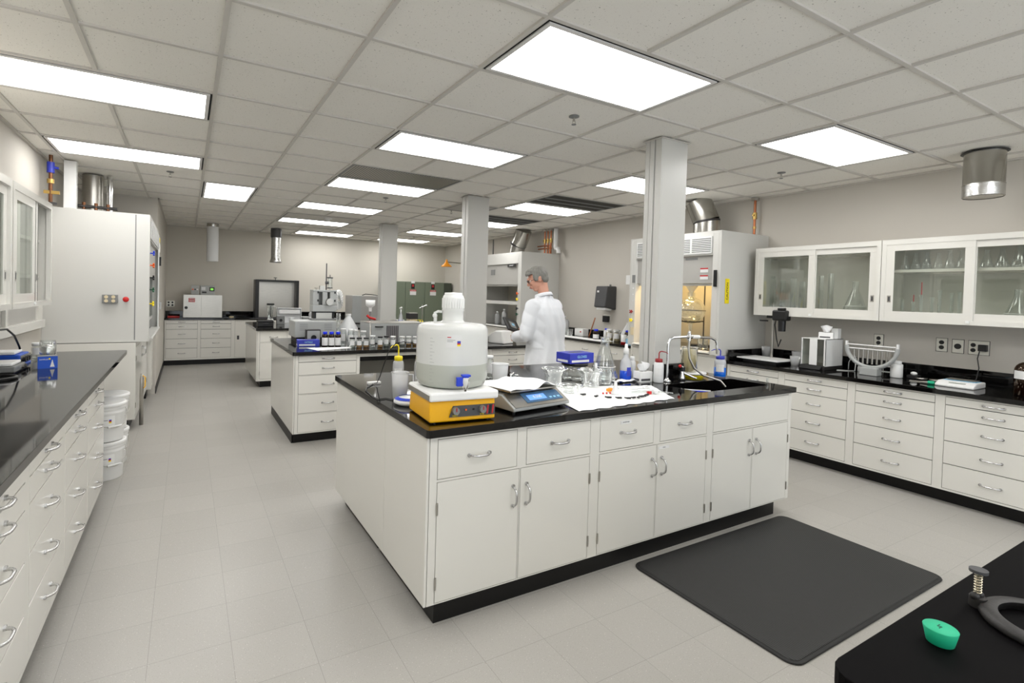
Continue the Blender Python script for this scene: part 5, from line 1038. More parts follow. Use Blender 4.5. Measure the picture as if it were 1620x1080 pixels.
# ------------------------------------------------------------ bench between the right hoods
ZB = .903
for i in range(4): beaker('glass beaker in the row at the far left of the bench between the hoods', (5.33, 6.62 - .10 * i, ZB), .042, .11, group='small beakers on the far bench')
bottle('clear plastic carboy seen right of the person on the far bench', (5.55, 6.75, ZB), .09, .30, .35, 'white_pp', 'pp', caph=.02, labz=None)
t = T('caddy', 'small white instrument with red mark on the far bench', 'instrument', (5.55, 6.30, ZB)); P('case', box(-.06, .06, -.1, .1, 0, .12), 'white', t, bevel=.006); P('red_mark', box(-.062, -.06, -.06, -.03, .06, .08), 'redw', t)
S('wooden_rod', 'leaning red and brown rod against the wall on the far bench', 'rod', MB().cyl((0, 0, 0), (.07, -.05, .30), .009), 'copper', (5.55, 6.12, ZB + .006))
bottle('amber bottle with blue cap on the far bench, left', (5.35, 5.75, ZB), .045, .15, .55, 'cblue', 'amber', caph=.025, shoulder=.7); bottle('amber bottle with blue cap on the far bench, beside the jars with yellow valves', (5.45, 5.22, ZB), .04, .17, .55, 'cblue', 'amber', caph=.025, shoulder=.7)
bottle('white bottle with blue cap on the far bench, centre', (5.42, 5.60, ZB), .045, .17, .5, 'cblue', 'white_pp', caph=.018, shoulder=.75, labz=None)
for i, (y, l) in enumerate(((5.50, 'pale green filled jar with white lid on the far bench, left'), (5.36, 'pale green filled jar with white lid on the far bench, right'))): jar(l, (5.38, y, ZB), .05, .17, 'white', .02, 'strawliq', .7)
t = T('conical_carboy', 'white cone shaped bottle on the far bench near the lit hood', 'bottle', (5.62, 5.38, ZB)); P('body', MB().lathe([(0, 0), (.1, 0), (.1, .10), (.02, .25), (.02, .27)]), 'white_pp', t)
for i, y in enumerate((5.10, 4.95)):
    t = T('separating_funnel_jar', 'glass vessel with a yellow stopcock on the far bench, %s' % ('left' if i == 0 else 'right by the hood'), 'vessel', (5.40, y, ZB)); P('body', MB().lathe([(0, 0), (.06, 0), (.062, .09), (.02, .14), (.02, .16)]), 'glass', t); P('stopcock', MB().cyl((-.03, -.01, .17), (.02, .01, .18), .012).cyl((-.04, -.01, .155), (-.035, -.01, .195), .007).ball((0, 0, .172), .018), 'yel', t)
S('jar_red_base', 'small labelled white jar with a red base on the far bench', 'jar', MB().lathe([(0, 0), (.04, 0), (.04, .02)], mi=0).lathe([(.04, .02), (.04, .12), (0, .12)], mi=1), ['red', 'white'], (5.28, 5.12, ZB))
S('blue_labelled_carton', 'small blue and white carton at the near end of the far bench', 'box', box(-.03, .03, -.06, .06, 0, .08), 'ltblue', (5.2, 4.92, ZB), bevel=.002)
S('plug_adapter', 'black plug in the wall outlet below the towel dispenser', 'plug', MB().box(-.05, -.01, -.06, .06, -.05, .05, 0).box(-.01, 0, -.08, .08, -.07, .07, 1), ['black', 'outlet'], (XR, 6.05, 1.19), bevel=.004)
S('bench_paper', 'white paper spread along the front of the far bench', 'paper', box(-.12, .12, -.65, .65, 0, .0015), 'paper', (5.24, 6.02, ZB + .0003))
# ------------------------------------------------------------ inside the lit hood
t = T('round_flask_on_ring', 'large round glass flask held on a black ring in the lit fume hood', 'flask', (5.36, 4.12, .961)); P('bulb', MB().lathe([(.0, .28), (.04, .285)] + [(.165 * sin(a), .44 - .165 * cos(a)) for a in [.3 + 2.55 * k / 14 for k in range(15)]] + [(.045, .61), (.045, .66)], 36), 'glass', t)
P('stem', MB().lathe([(.03, .28), (.02, .22), (.015, .05)]), 'glass', t); P('ring', MB().tube([(cos(a) * .11, sin(a) * .11, .305) for a in [2 * pi * k / 24 for k in range(24)]], .007, closed=True).cyl((.11, 0, .305), (.25, 0, .305), .007), 'black', t); P('support_rod', MB().cyl((.25, 0, 0), (.25, 0, .85), .008).box(.15, .3, -.1, .1, 0, .015), 'dkgrey', t)
P('seam_band', MB().lathe([(.1665, .438), (.1665, .446)], 36), 'mgrey', t)
S('large_funnel', 'large white plastic funnel standing in the round flask of the lit hood', 'funnel', MB().lathe([(.02, -.05), (.022, 0), (.13, .17), (.133, .175), (.125, .168), (.018, 0), (.016, -.05)], 32), 'matwhite', (5.36, 4.12, .96 + .663))
for i, (y, r) in enumerate(((3.86, .06), (4.35, .07))): beaker('glass beaker on the floor of the lit hood, %s' % ('right' if i == 0 else 'left of the round flask'), (5.25, y, .96), r, .15)
# bottles in far hood
for i, (y, l) in enumerate(((8.3, 'white squeeze bottle behind the sash of the far right hood'), (8.55, 'clear bottle behind the sash of the far right hood'))): bottle(l, (5.35, y, .96), .05, .3 - .06 * i, .35, 'white', 'pp', caph=.03, labz=None)

# ------------------------------------------------------------ right counter
ZR = .885
t = T('copy_stand', 'camera copy stand with white baseboard on the right counter', 'copy stand', (5.40, 3.2, ZR)); P('baseboard', box(-.17, .17, -.22, .22, .03, .045), 'white', t, bevel=.003); P('foot', box(-.12, .15, -.18, .18, 0, .03), 'black', t); P('column', MB().cyl((.14, .02, .045), (.14, .02, .64), .014), 'steel', t); P('carriage', box(.10, .18, -.03, .07, .47, .55), 'black', t, bevel=.006); P('crank', MB().cyl((.10, .05, .44), (.10, .14, .44), .008), 'black', t)
t = T('camera', 'black camera mounted on the copy stand column', 'camera', (5.44, 3.085, ZR + .50)); P('body', box(-.04, .06, -.08, .07, -.05, .06), 'black', t, bevel=.015); P('lens', MB().cyl((.0, -.02, -.05), (0, -.02, -.16), .036, .034), 'black', t); P('prism_hump', box(-.03, .03, -.05, .02, .06, .085), 'black', t, bevel=.008); P('strap', MB().tube([(.05, .06, .03), (.08, .10, -.1), (.085, .08, -.25), (.07, .05, -.33), (.065, .02, -.25)], .006), 'black', t)
S('plastic_tub', 'clear plastic tub behind the copy stand, left', 'tub', MB().lathe([(0, 0), (.045, 0), (.055, .14)]), 'pp', (5.72, 3.38, ZR)); S('plastic_tub', 'clear plastic tub with tools behind the copy stand, right', 'tub', MB().lathe([(0, 0), (.065, 0), (.08, .12)]), 'pp', (5.72, 3.02, ZR))
S('medicine_cup', 'small clear plastic cup left of the balance enclosure', 'cup', MB().lathe([(0, 0), (.036, 0), (.048, .095)], 24), 'pp', (5.45, 2.925, ZR))
t = T('balance_enclosure', 'white analytical balance enclosure with glass doors on the right counter', 'balance', (5.50, 2.69, ZR + .0005))
P('base', box(-.17, .18, -.10, .13, .0, .035), 'cast', t, bevel=.004); P('keypad', MB().prism([(-.21, .005), (-.17, .005), (-.17, .04)], -.08, .11, axis='Y'), 'black', t)
P('frame', MB().box(-.15, .17, -.10, -.092, .035, .30).box(-.15, .17, .122, .13, .035, .30).box(-.15, .17, -.1, .13, .292, .30).box(.16, .17, -.10, .13, .035, .3).box(-.15, -.142, -.02, .05, .04, .292).box(-.15, -.142, -.1, -.08, .04, .292).box(-.15, -.142, .115, .13, .04, .292), 'white', t, bevel=.002)
P('door_glass', MB().box(-.148, -.145, .05, .115, .04, .292).box(-.148, -.145, -.08, -.02, .04, .292), 'pane', t)
carton('small box of wipes with tissue popping out, on the balance enclosure', (5.49, 2.66, ZR + .3005), radians(-70), .12, .08, .06, 'matwhite', name='tissue_box', tissue=True, stripe='dkgrey', cat='tissue box'); carton('second white wipes box on the balance enclosure, right', (5.58, 2.615, ZR + .3005), radians(-90), .06, .06, .1, 'matwhite', name='tissue_box', slot=False, stripe=None, cat='tissue box')
P('cord', MB().tube([(5.70, 2.55, .89), (5.66, 2.53, .96), (5.66, 2.49, 1.05), (5.64, 2.46, 1.0), (5.60, 2.45, .89), (5.55, 2.5, .888), (5.5, 2.56, .888)], .004), 'white', bpy.data.objects['balance_enclosure'], loc=(-5.50, -2.69, -ZR))
t = T('pipette_carousel', 'curved grey multi head stirrer rack with a row of tubes on the right counter', 'rack', (5.45, 2.26, ZR))
P('base', box(-.05, .05, -.07, .07, 0, .07), 'grey', t, bevel=.006); P('arc', MB().tube([(0, .2 * cos(a), .26 - .19 * sin(a)) for a in [pi * k / 14 for k in range(15)]], .018, 10), 'grey', t); P('rail', MB().cyl((0, -.2, .27), (0, .2, .27), .006), 'white', t); P('rail', MB().cyl((0, -.2, .235), (0, .2, .235), .006), 'white', t)
for y in (-.2, .2): P('end_post', box(-.01, .01, y - .008, y + .008, .22, .30), 'white', t)
for k in range(9): P('tube', MB().cyl((.02, -.15 + k * .037, .10), (.02, -.15 + k * .037, .225), .008).cyl((.02, -.15 + k * .037, .24), (.02, -.15 + k * .037, .285), .003), 'steel', t)
for i, y in enumerate((2.41, 2.35, 2.29)): jar('small white labelled sample pot behind the curved rack, %s' % ('left', 'middle', 'right')[i], (5.62, y, ZR), .026, .07, 'white', .01, None, body='white_pp', name='sample_pot')
t = T('vial_rack', 'white wire rack of vials behind the curved rack', 'rack', (5.60, 2.18, ZR)); P('tiers', MB().box(-.04, .04, -.06, .06, .03, .035).box(-.04, .04, -.06, .06, .08, .085).box(-.04, -.035, -.06, -.055, 0, .085).box(.035, .04, .055, .06, 0, .085).box(-.04, -.035, .055, .06, 0, .085).box(.035, .04, -.06, -.055, 0, .085), 'white', t)
bottle('white squat bottle at the right end of the curved rack', (5.52, 2.09, ZR), .045, .15, .6, 'white', 'white', caph=.03, shoulder=.78, labz=None)
t = T('mixer_head', 'small dark gadget with a white cap on the right counter', 'gadget', (5.62, 2.0, ZR)); P('base', box(-.04, .04, -.04, .04, 0, .03), 'black', t, bevel=.004); P('cap', MB().ball((0, -.0, .045), (.02, .025, .016)), 'white', t)
for i, (x, y) in enumerate(((5.6, 1.94), (5.6, 1.84))): S('metal_dish', 'shallow metal dish with small parts on the right counter, %s' % ('left' if i == 0 else 'right'), 'dish', MB().lathe([(0, 0), (.035, 0), (.045, .018), (.04, .018)]), 'steel', (x, y, ZR))
S('spatula', 'flat steel spatula lying on the right counter', 'spatula', box(-.02, .02, -.08, .08, 0, .006), 'steel', (5.44, 1.88, ZR), .2, bevel=.002)
t = T('teal_capped_vial', 'small vial with a teal cap lying on the right counter', 'vial', (5.36, 1.79, ZR + .014)); P('cap', MB().cyl((0, -.02, 0), (0, .02, 0), .014), 'stopper', t); P('tube', MB().cyl((0, .02, 0), (0, .07, -.004), .009), 'steel', t)
t = T('portable_balance', 'flat white portable balance with pale blue top on the right counter', 'balance', (5.46, 1.64, ZR), 0); P('body', MB().prism([(-.13, .0), (.12, .0), (.12, .045), (-.06, .045), (-.13, .02)], -.12, .12, axis='Y'), 'white', t, bevel=.008); P('blue_top', box(-.02, .10, -.10, .10, .0455, .048), 'ltblue', t); P('pan', MB().box(.0, .10, -.09, .09, .052, .056).box(.03, .07, -.02, .02, .048, .052), 'steel', t); P('display', MB().box(-.1, -.07, -.06, .04, .034, .037), 'lcdgrey', t)
bottle('large amber winchester bottle with white label at the right edge', (5.42, 1.24, ZR), .085, .30, .3, 'black', 'amber', caph=.04, shoulder=.6, labz=(.42, .62))
hz_ = [o for o in bpy.data.objects if o.get('label', '').startswith('large amber winchester')][0]
aa = CAMDIR(5.42, 1.24); wrap_label(hz_, .085, .138, .150, aa - .05, aa + .15, 'yel', .002); wrap_label(hz_, .085, .150, .162, aa - .05, aa + .15, 'redw', .002); wrap_label(hz_, .085, .162, .172, aa - .05, aa + .15, 'navy', .002)
# glassware in the right cabinets
ords = ['first', 'second', 'third', 'fourth', 'fifth', 'sixth', 'seventh', 'eighth', 'ninth', 'tenth']
zu = 1.385 + .725 * .62 + .0125; zl = 1.385 + .0225
for i, (y, r, h) in enumerate(((2.10, .036, .13), (2.02, .037, .15), (1.943, .037, .15), (1.866, .036, .14), (1.79, .037, .16), (1.71, .04, .16), (1.56, .043, .15), (1.47, .043, .16), (1.37, .052, .2), (1.27, .045, .15))):
    flask('clear conical flask, %s from the left on the upper shelf of the right glazed cabinet' % ords[i], (5.62, y, zu), r, h, neck=.36)
for i, (y, h) in enumerate(((2.1, .18), (2.03, .16), (1.965, .22), (1.90, .2), (1.84, .26), (1.77, .24), (1.71, .25))):
    t = T('distilling_head', 'glass column, %s from the left on the lower shelf by the red thermometers' % ords[i], 'glassware', (5.60 + .03 * (i % 2), y, zl)); P('tube', MB().lathe([(0, 0), (.03, 0), (.03, .03), (.012, .06), (.012, h - .03), (.018, h)]), 'glass', t)
    if i in (1, 2): P('thermometer', MB().cyl((0, 0, h), (0, 0, h + .06 + .05 * (i - 1)), .004), 'redw', t)
flask('large conical flask standing on the lower shelf at the right of the right glazed cabinet', (5.62, 1.37, zl), .10, .27, neck=.25); flask('second large conical flask beside it, mostly outside the frame', (5.62, 1.17, zl), .09, .25, neck=.28)
flask('very tall conical flask in the glazed cabinet beside the fume hood', (5.64, 2.49, zl), .12, .34, neck=.22)
beaker('glass beaker right of the tall flask in the glazed cabinet beside the fume hood', (5.64, 2.30, zl), .06, .2)
for i, (y, h, r) in enumerate(((3.28, .40, .03), (3.17, .36, .028), (3.06, .38, .03), (2.97, .34, .032), (2.885, .42, .026), (2.79, .40, .024), (2.70, .42, .026))):
    t = T('measuring_cylinder', 'glass measuring cylinder, %s from the left in the glazed cabinet beside the fume hood' % ords[i], 'cylinder', (5.62, y, zl)); P('tube', MB().lathe([(0, .012), (r, .012), (r, h), (r * 1.1, h + .004)]), 'glass', t); P('base', MB().lathe([(0, 0), (r * 1.5, 0), (r * 1.3, .012), (0, .012)]), 'glass', t)
S('yellow_tag_strip', 'small yellow tag lying in the glazed cabinet beside the fume hood', 'tag', box(-.02, .02, -.06, .06, 0, .01), 'yel', (5.56, 2.93, zl))
# ------------------------------------------------------------ left bench
t = T('blue_stirrer', 'blue stirrer with dark knobs on the left bench against the wall', 'stirrer', (-1.13, 4.93, ZT), 0); P('body', box(-.09, .09, -.13, .13, .012, .085), 'bluebox', t, bevel=.010); P('front_lip', box(-.095, .10, -.135, .135, .0, .014), 'bluebox', t, bevel=.004); P('control_panel', box(.09, .093, -.11, .11, .02, .075), 'steel', t); P('plate', box(-.09, .06, -.12, .08, .087, .105), 'matwhite', t, bevel=.005)
for y in (-.06, .0, .06): P('knob', MB().cyl((.093, y, .045), (.112, y, .045), .017), 'black', t)
t = T('hot_plate', 'low grey hot plate with white top at the left edge of the left bench', 'hot plate', (-1.08, 4.55, ZT), 0); P('body', box(-.1, .1, -.13, .13, .01, .05), 'mgrey', t, bevel=.008); P('plate', box(-.09, .08, -.12, .10, .052, .072), 'matwhite', t, bevel=.006); P('foot', box(-.09, .09, -.12, .12, 0, .01), 'black', t)
for y in (.03, .08): P('knob', MB().cyl((.1, y, .03), (.115, y, .03), .012), 'steel', t)
S('coiled_ring', 'black ring lying on the left bench in front of the hot plate', 'ring', MB().tube([(cos(a) * .09, sin(a) * .09, .01) for a in [2 * pi * k / 28 for k in range(28)]], .009, closed=True), 'black', (-1.02, 4.22, ZT))
S('probe_cable', 'thick black cable arching over the blue stirrer on the left bench', 'cable', MB().tube([(-1.1, 4.30, 1.17), (-1.1, 4.5, 1.20), (-1.1, 4.75, 1.19), (-1.1, 4.93, 1.13), (-1.1, 5.03, 1.06), (-1.1, 5.07, 1.03), (-1.1, 5.09, 1.0), (-1.09, 5.10, .97), (-1.08, 5.11, .925), (-1.05, 5.1, .921)], .007, 10), 'black')
jar('white lidded clear jar behind the blue stirrer on the left bench', (-1.05, 5.33, ZT), .036, .125, 'white', .025, None, lab=True)
t = T('blue_carton', 'small open blue carton with a flask picture on the left bench', 'box', (-.865, 4.70, ZT), radians(12)); P('box', MB().box(-.055, .055, -.045, -.043, 0, .085).box(-.055, .055, .043, .045, 0, .085).box(-.055, -.053, -.043, .043, 0, .085).box(.053, .055, -.043, .043, 0, .085).box(-.053, .053, -.043, .043, 0, .003), 'bluebox', t)
P('flap', MB().box(-.055, .055, -.045, .03, .0855, .088), 'mgrey', t); P('picture', MB().prism([(.012, .01), (.038, .01), (.029, .045), (.027, .06), (.023, .06), (.021, .045)], -.0462, -.0455, axis='Y'), 'labelw', t); text_mesh('SAMPLES', .013, 'labelw', t, (-.022, -.0458, .064), (pi / 2, 0, 0)); P('green_dot', MB().cyl((.01, -.0455, .068), (.01, -.0462, .068), .006), 'yel', t)
t = T('glass_storage_jar', 'clear glass jar of crumpled foil behind the blue carton', 'jar', (-.90, 4.90, ZT)); P('body', MB().lathe([(0, .001), (.048, .001), (.05, .01), (.05, .165), (.047, .17), (.047, .18)], 28), 'glass', t); P('contents', MB().grid(1, 1, lambda u, v: (0, 0, 0)).lathe([(0, .003), (.045, .003), (.046, .12), (.03, .145), (0, .15)], 14), 'foil', t)
# pails
def pail(label, loc, group=None, h=.30, lidmat='white', hz=True):
    t = T('pail', label, 'pail', loc); r0, r1 = .128, .146
    P('body', MB().lathe([(0, 0), (r0, 0), (r0 + .003, .006), (r0 + (r1 - r0) * .72, h * .72), (r1, h * .75), (r1 - .004, h * .77), (r1 - .002, h * .83), (r1 + .004, h * .85), (r1 - .002, h * .88), (r1, h * .93)], 40), 'white', t)
    P('lid', MB().lathe([(r1 + .004, h * .90), (r1 + .008, h * .92), (r1 + .008, h * .98), (r1 - .002, h), (r1 - .012, h - .006), (0, h - .008)], 40), 'white', t)
    hb = MB().tube([(-.0 + cos(a) * (r1 + .006), -abs(sin(a)) * .0 - (r1 + .012) * sin(a) * 1.0, h * .84 - .14 * sin(a)) for a in [pi * k / 14 for k in range(15)]], .0025, 6)
    P('wire_handle', hb, 'steel', t, rz=radians(35)); P('handle_grip', MB().cyl((.05, -r1 - .006, h * .84 - .13), (-.05, -r1 - .006, h * .84 - .13), .008), 'white', t, rz=radians(35))
    a = CAMDIR(loc[0], loc[1]) + .15; wrap_label(t, .139, h * .42, h * .68, a - .3, a + .4, 'white', .002)
    wrap_label(t, .139, h * .5, h * .53, a + .1, a + .22, 'yel', .003, 4); wrap_label(t, .139, h * .53, h * .56, a + .1, a + .22, 'redw', .003, 4); wrap_label(t, .139, h * .56, h * .59, a + .1, a + .22, 'navy', .003, 4); wrap_label(t, .139, h * .57, h * .585, a - .2, a + .05, 'mgrey', .003, 4)
    return t
pail('white lidded pail on the floor, bottom of the front stack by the left bench', (-.56, 4.93, 0)); pail('white lidded pail stacked on top of another by the left bench', (-.56, 4.935, .30))
pail('white lidded pail on the floor behind the front stack, lower one', (-.57, 5.30, 0)); pail('white lidded pail behind the front stack, upper one with its lid ajar', (-.57, 5.30, .30))
# ------------------------------------------------------------ lower right bench
t = T('rubber_stopper', 'green rubber stopper on the dark worktop in the lower right corner', 'stopper', (1.203, .372, ZT)); P('plug', MB().lathe([(0, 0), (.019, 0), (.020, .001), (.0255, .027), (.0245, .0285), (0, .0285)], 36), 'stopper', t); P('mark', MB().box(-.007, .003, -.001, .001, 0, .0004).box(-.002, .008, .003, .005, 0, .0004).box(-.001, .001, -.002, .004, 0, .0004), 'stopline', t, loc=(0, 0, .0286))
t = T('ring_clamp', 'dark cast iron ring with a springy adjusting screw at the lower right', 'ring clamp', (1.43, .28, ZT))
P('ring', MB().lathe([(.074, .016), (.086, .020), (.098, .015), (.102, .006), (.098, .0), (.078, .0), (.074, .016)], 48), 'cast', t)
lug = P('lug', MB().cyl((-.01, .103, .0), (-.01, .103, .020), .014).ball((-.018, .106, .022), .008).ball((-.002, .104, .022), .008), 'cast', t)
spr = []
for k in range(73): a = 2 * pi * k / 9; spr.append((-.01 + .006 * cos(a), .104 + .006 * sin(a), .026 + .0006 * k))
P('spring', MB().tube(spr, .0013, 6), 'spring', t); P('screw', MB().cyl((-.01, .104, .02), (-.01, .104, .072), .003), 'steel', t); P('screw_head', MB().cyl((-.01, .104, .070), (-.01, .104, .076), .015, .015, 28), 'dkgrey', t, bevel=.001)
# ------------------------------------------------------------ mat
t = T('anti_fatigue_mat', 'black ribbed rubber mat on the floor in front of the island sink cabinet', 'mat', (2.98, 1.595, 0)); P('surface', MB().prism(rounded(-.735, .735, -.44, .44, .045), .003, .0145), 'mat', t, bevel=.006); P('border', MB().prism(rounded(-.75, .75, -.455, .455, .06), 0, .0105), 'matedge', t, bevel=.009)
# ------------------------------------------------------------ person in a lab coat
def evalmesh(o):
    bpy.context.view_layer.update()
    me = bpy.data.meshes.new_from_object(o.evaluated_get(bpy.context.evaluated_depsgraph_get())); bpy.data.objects.remove(o); return me
def fuse(mb, voxel, smooth=6, mat='skin', name='fused'):
    o = bpy.data.objects.new(name, mb.me(name, mat)); COL.objects.link(o)
    q = o.modifiers.new('r', 'REMESH'); q.mode = 'VOXEL'; q.voxel_size = voxel; q.use_smooth_shade = True
    if smooth: q = o.modifiers.new('s', 'SMOOTH'); q.iterations = smooth; q.factor = .5
    me = evalmesh(o); me.materials.clear(); me.materials.append(M[mat])
    me.polygons.foreach_set('use_smooth', [True] * len(me.polygons)); return me
def limb(mb, pts, rs, n=6):
    """tapering capsule chain with closed ends"""
    P_ = []; R_ = []
    for i in range(len(pts) - 1):
        for k in range(n):
            t = k / n; P_.append(Vector(pts[i]).lerp(Vector(pts[i + 1]), t)); R_.append(rs[i] + (rs[i + 1] - rs[i]) * t)
    P_.append(Vector(pts[-1])); R_.append(rs[-1])
    mb.tube(P_, R_, 14)
    for p, r in zip(pts, rs): mb.ball(p, r * .995, seg=14, rings=8)
    return mb
def loft(mb, secs, seg=32):
    v = []; f = []
    for (z, cx, cy, rx, ry) in secs:
        for k in range(seg):
            a = 2 * pi * k / seg; e = .85
            v.append((cx + rx * math.copysign(abs(cos(a)) ** e, cos(a)), cy + ry * math.copysign(abs(sin(a)) ** e, sin(a)), z))
    for i in range(len(secs) - 1):
        for k in range(seg): j = (k + 1) % seg; f.append((i * seg + k, i * seg + j, (i + 1) * seg + j, (i + 1) * seg + k))
    f.append(tuple(range(seg - 1, -1, -1))); f.append(tuple(range((len(secs) - 1) * seg, len(secs) * seg)))
    return mb.add(v, f, 0, True)
PX, PY, PRZ = 3.27, 4.26, radians(20)
pr = T('person', 'grey haired person in glasses and white lab coat looking down at a black device', 'person', (PX, PY, 0), PRZ)
HC = Vector((-.03, .105, 1.70)); HR = Matrix.Translation(HC) @ Matrix.Rotation(radians(42), 4, 'Z') @ Matrix.Rotation(radians(-24), 4, 'X')
LH, RH = Vector((-.155, .275, 1.085)), Vector((.11, .33, 1.11))   # wrists
LE, RE = Vector((-.275, .06, 1.13)), Vector((.26, .13, 1.14)); LS, RS = Vector((-.19, .03, 1.43)), Vector((.19, .03, 1.43))
b = MB()
# head in its own frame: face looks along +y
n0 = len(b.v)
b.ball((0, -.012, .03), (.078, .098, .098), seg=24, rings=16); b.ball((0, .025, -.03), (.062, .070, .078), seg=20, rings=12); b.ball((0, .05, -.085), (.034, .034, .03))
b.ball((0, .09, -.055), (.028, .016, .02)); b.ball((0, .092, .035), (.052, .012, .016))
limb(b, [(0, .088, .03), (0, .108, -.008), (0, .112, -.02)], [.009, .013, .015], 4); b.ball((-.012, .10, -.022), .009); b.ball((.012, .10, -.022), .009)
for s in (-1, 1): b.ball((s * .035, .082, -.01), (.022, .018, .022)); b.ball((s * .082, -.01, -.005), (.010, .02, .032)); b.ball((s * .088, -.018, .012), (.010, .016, .016))
b.xf(HR, n0)
limb(b, [HR @ Vector((0, -.03, -.05)), (0, .04, 1.54), (0, .02, 1.45)], [.056, .058, .07])
loft(b, [(.86, 0, 0, .15, .105), (1.0, 0, 0, .145, .10), (1.15, 0, .0, .15, .10), (1.32, 0, .01, .175, .105), (1.42, 0, .02, .175, .09), (1.48, 0, .03, .10, .07)])
for S0, E0, W0, s in ((LS, LE, LH, -1), (RS, RE, RH, 1)):
    limb(b, [S0, E0, W0], [.052, .042, .027])
    d = (W0 - E0).normalized(); side = Vector((0, 0, 1)); up = Vector((-s, 0, 0)) - d * Vector((-s, 0, 0)).dot(d); up.normalize(); lat = d.cross(up).normalized()
    if lat.z < 0: lat = -lat
    pc = W0 + d * .05
    limb(b, [W0, W0 + d * .03 + lat * .018, W0 + d * .085 + lat * .026], [.022, .018, .012]); limb(b, [W0, W0 + d * .03, W0 + d * .09], [.022, .02, .013]); limb(b, [W0, W0 + d * .03 - lat * .016, W0 + d * .082 - lat * .024], [.022, .018, .012])
    for k, (o_, L_) in enumerate(((.028, .072), (.010, .082), (-.009, .076), (-.027, .060))):
        k0_ = W0 + d * .085 + lat * o_; k1_ = k0_ + d * L_ * .45 + up * .004; k2_ = k1_ + d * L_ * .25 + up * L_ * .3; k3_ = k2_ + up * L_ * .28 - d * .004
        limb(b, [k0_, k1_, k2_, k3_], [.0095, .009, .0082, .007], 3)
    t0 = W0 + d * .03 + lat * .022; limb(b, [t0, t0 + lat * .026 + d * .022 + up * .01, t0 + lat * .036 + d * .045 + up * .022], [.012, .010, .008], 3)
for s in (-1, 1):
    hip, knee, ank = Vector((s * .095, 0, .90)), Vector((s * .105, .02, .50)), Vector((s * .11, -.02, .09))
    limb(b, [hip, knee, ank], [.095, .058, .04]); limb(b, [ank, (s * .115, .08, .035), (s * .12, .15, .03)], [.04, .034, .025])
P('body', fuse(b, .0052, 5, 'skin'), None, pr)
# coat
b = MB()
loft(b, [(.58, 0, -.01, .262, .205), (.62, 0, -.01, .26, .205), (.80, 0, -.01, .248, .19), (.98, 0, -.005, .228, .168), (1.08, 0, 0, .222, .16), (1.22, 0, 0, .235, .158), (1.34, 0, .01, .238, .15), (1.41, 0, .02, .222, .135), (1.46, 0, .03, .175, .11), (1.50, 0, .035, .115, .085), (1.535, 0, .04, .078, .076)], 40)
for S0, E0, W0 in ((LS, LE, LH), (RS, RE, RH)):
    limb(b, [S0 + Vector((0, 0, -.01)), E0, W0 - (W0 - E0).normalized() * .03], [.082, .074, .056], 8); b.ball(S0 + Vector((0, 0, -.02)), (.085, .085, .078), seg=18, rings=12)
n = len(b.v)
me = fuse(b, .0095, 8, 'coat', 'lab_coat')
for v in me.vertices:      # soft folds running down the skirt and across the sleeves
    x, y, z = v.co; a = atan2(y, x); k = max(0, min(1, (1.15 - z) / .5)); r = hypot(x, y)
    f_amp = .021 * k * sin(a * 9 + 1.5 * sin(z * 4)) + .011 * sin(a * 7 + 2.2 * sin(z * 5)) * (1 - k) + .007 * abs(sin(z * 26 + a * 4)) * (1 if abs(x) > .19 and z > 1 else .15)
    if r > .02: v.co.x += x / r * f_amp; v.co.y += y / r * f_amp
co = P('lab_coat', me, None, pr)
P('back_seam', MB().tube([(0, -.1595, .9), (0, -.152, 1.05), (0, -.148, 1.2), (0, -.138, 1.32)], .0015, 6), 'coat', co)
P('collar', MB().lathe([(.082, 0), (.078, .022), (.088, .026), (.098, .0), (.096, -.012)], 32).xf(Matrix.Translation((0, .042, 1.525)) @ Matrix.Rotation(radians(-16), 4, 'X') @ Matrix.Diagonal((1, .98, 1, 1))), 'coat', co, solid=.002)
for W0, E0 in ((LH, LE), (RH, RE)):
    d = (W0 - E0).normalized(); P('cuff', MB().cyl(W0 - d * .05, W0 - d * .012, .057, .055, 24, cap=False), 'coat', co, solid=.003)
# hair, glasses, eyes, lips
def hairshape():
    b = MB(); n0 = len(b.v)
    b.ball((0, -.016, .036), (.088, .108, .104), seg=28, rings=20); b.ball((0, -.06, -.02), (.072, .055, .05), seg=20, rings=12); b.ball((-.0, .045, .105), (.062, .045, .028)); b.ball((-.035, .07, .085), (.035, .03, .022)); b.ball((.035, .07, .085), (.032, .03, .022))
    for s in (-1, 1): b.ball((s * .073, .02, .02), (.016, .025, .035))
    return b
hm = fuse(hairshape(), .006, 3, 'hair', 'hair')
bm = bmesh.new(); bm.from_mesh(hm)
bmesh.ops.delete(bm, geom=[v for v in bm.verts if (v.co.y > .045 and v.co.z < .072 and abs(v.co.x) < .068) or (v.co.y > .0 and v.co.z < -.01) or (v.co.y > -.035 and v.co.z < -.02)], context='VERTS')
for v in bm.verts: n_ = sin(v.co.x * 140 + v.co.z * 60) * cos(v.co.y * 110); v.co += v.co.normalized() * .0015 * n_
bm.to_mesh(hm); bm.free(); hm.transform(HR)
P('hair', hm, None, pr, solid=.004)
b = MB(); n0 = len(b.v)
for s in (-1, 1):
    b.tube([(s * .033 + .024 * cos(a), .105, .008 + .018 * sin(a)) for a in [2 * pi * k / 20 for k in range(20)]], .002, 6, closed=True); b.cyl((s * .057, .103, .012), (s * .086, -.01, .018), .0022, seg=8)
b.cyl((-.009, .107, .012), (.009, .107, .012), .002, seg=8); b.xf(HR, n0)
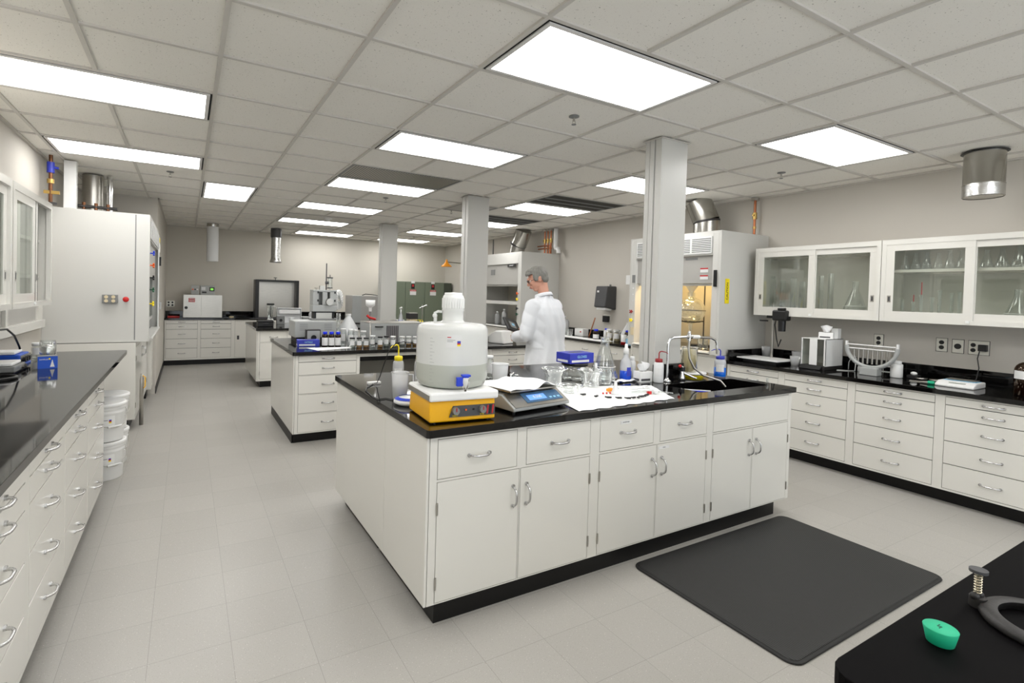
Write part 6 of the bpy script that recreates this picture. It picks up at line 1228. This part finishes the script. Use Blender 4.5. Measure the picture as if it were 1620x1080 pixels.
gl_ = P('glasses', b, 'black', pr)
b = MB()
for s in (-1, 1): b.lathe([(0, 0), (.023, 0)], 20, c=(0, 0, 0)); n1 = len(b.v) - 21; b.xf(HR @ Matrix.Translation((s * .033, .105, .008)) @ Matrix.Rotation(pi / 2, 4, 'X') @ Matrix.Diagonal((1, .8, 1, 1)), n1)
P('lens', b, 'pane', gl_)
b = MB()
for s in (-1, 1): b.ball(HR @ Vector((s * .032, .083, .008)), .0125)
P('eyes', b, 'white', pr); b = MB()
for s in (-1, 1): b.ball(HR @ Vector((s * .032, .0925, .005)), .0055)
P('irises', b, 'black', pr)
b = MB(); limb(b, [HR @ Vector((-.022, .098, -.055)), HR @ Vector((0, .108, -.053)), HR @ Vector((.022, .098, -.055))], [.004, .0062, .004], 4); P('lips', b, 'lips', pr)
b = MB()
for s in (-1, 1): limb(b, [(s * .095, 0, .92), (s * .105, .02, .50), (s * .11, -.02, .10)], [.108, .078, .068], 8)
loft(b, [(.80, 0, 0, .17, .12), (1.0, 0, 0, .165, .12)]); P('trousers', fuse(b, .012, 4, 'trouser', 'trousers'), None, pr)
for s in (-1, 1):
    b = MB(); limb(b, [(s * .11, -.035, .055), (s * .115, .06, .045), (s * .122, .15, .038)], [.052, .048, .036], 5); b.box(s * .117 - .045, s * .117 + .045, -.085, .18, .0, .02)
    P('shoe', fuse(b, .008, 3, 'shoe', 'shoe'), None, pr)
# the device held in both hands
mid_ = (LH + RH) / 2
hd = Matrix.Translation((PX, PY, 0)) @ Matrix.Rotation(PRZ, 4, 'Z')
dp = hd @ Vector((-.02, .425, 1.195))
t = T('handheld_device', 'black tilted handheld panel held by the person in the lab coat', 'device', dp, PRZ)
q = P('case', box(-.125, .125, -.012, .012, -.085, .085), 'black', t, bevel=.008); q.rotation_euler = (radians(-38), radians(14), 0)
P('screen', box(-.06, .05, -.0135, -.012, -.04, .04), 'mgrey', q); P('sticker', box(-.02, .03, -.0145, -.0135, -.01, .02), 'ltblue', q)
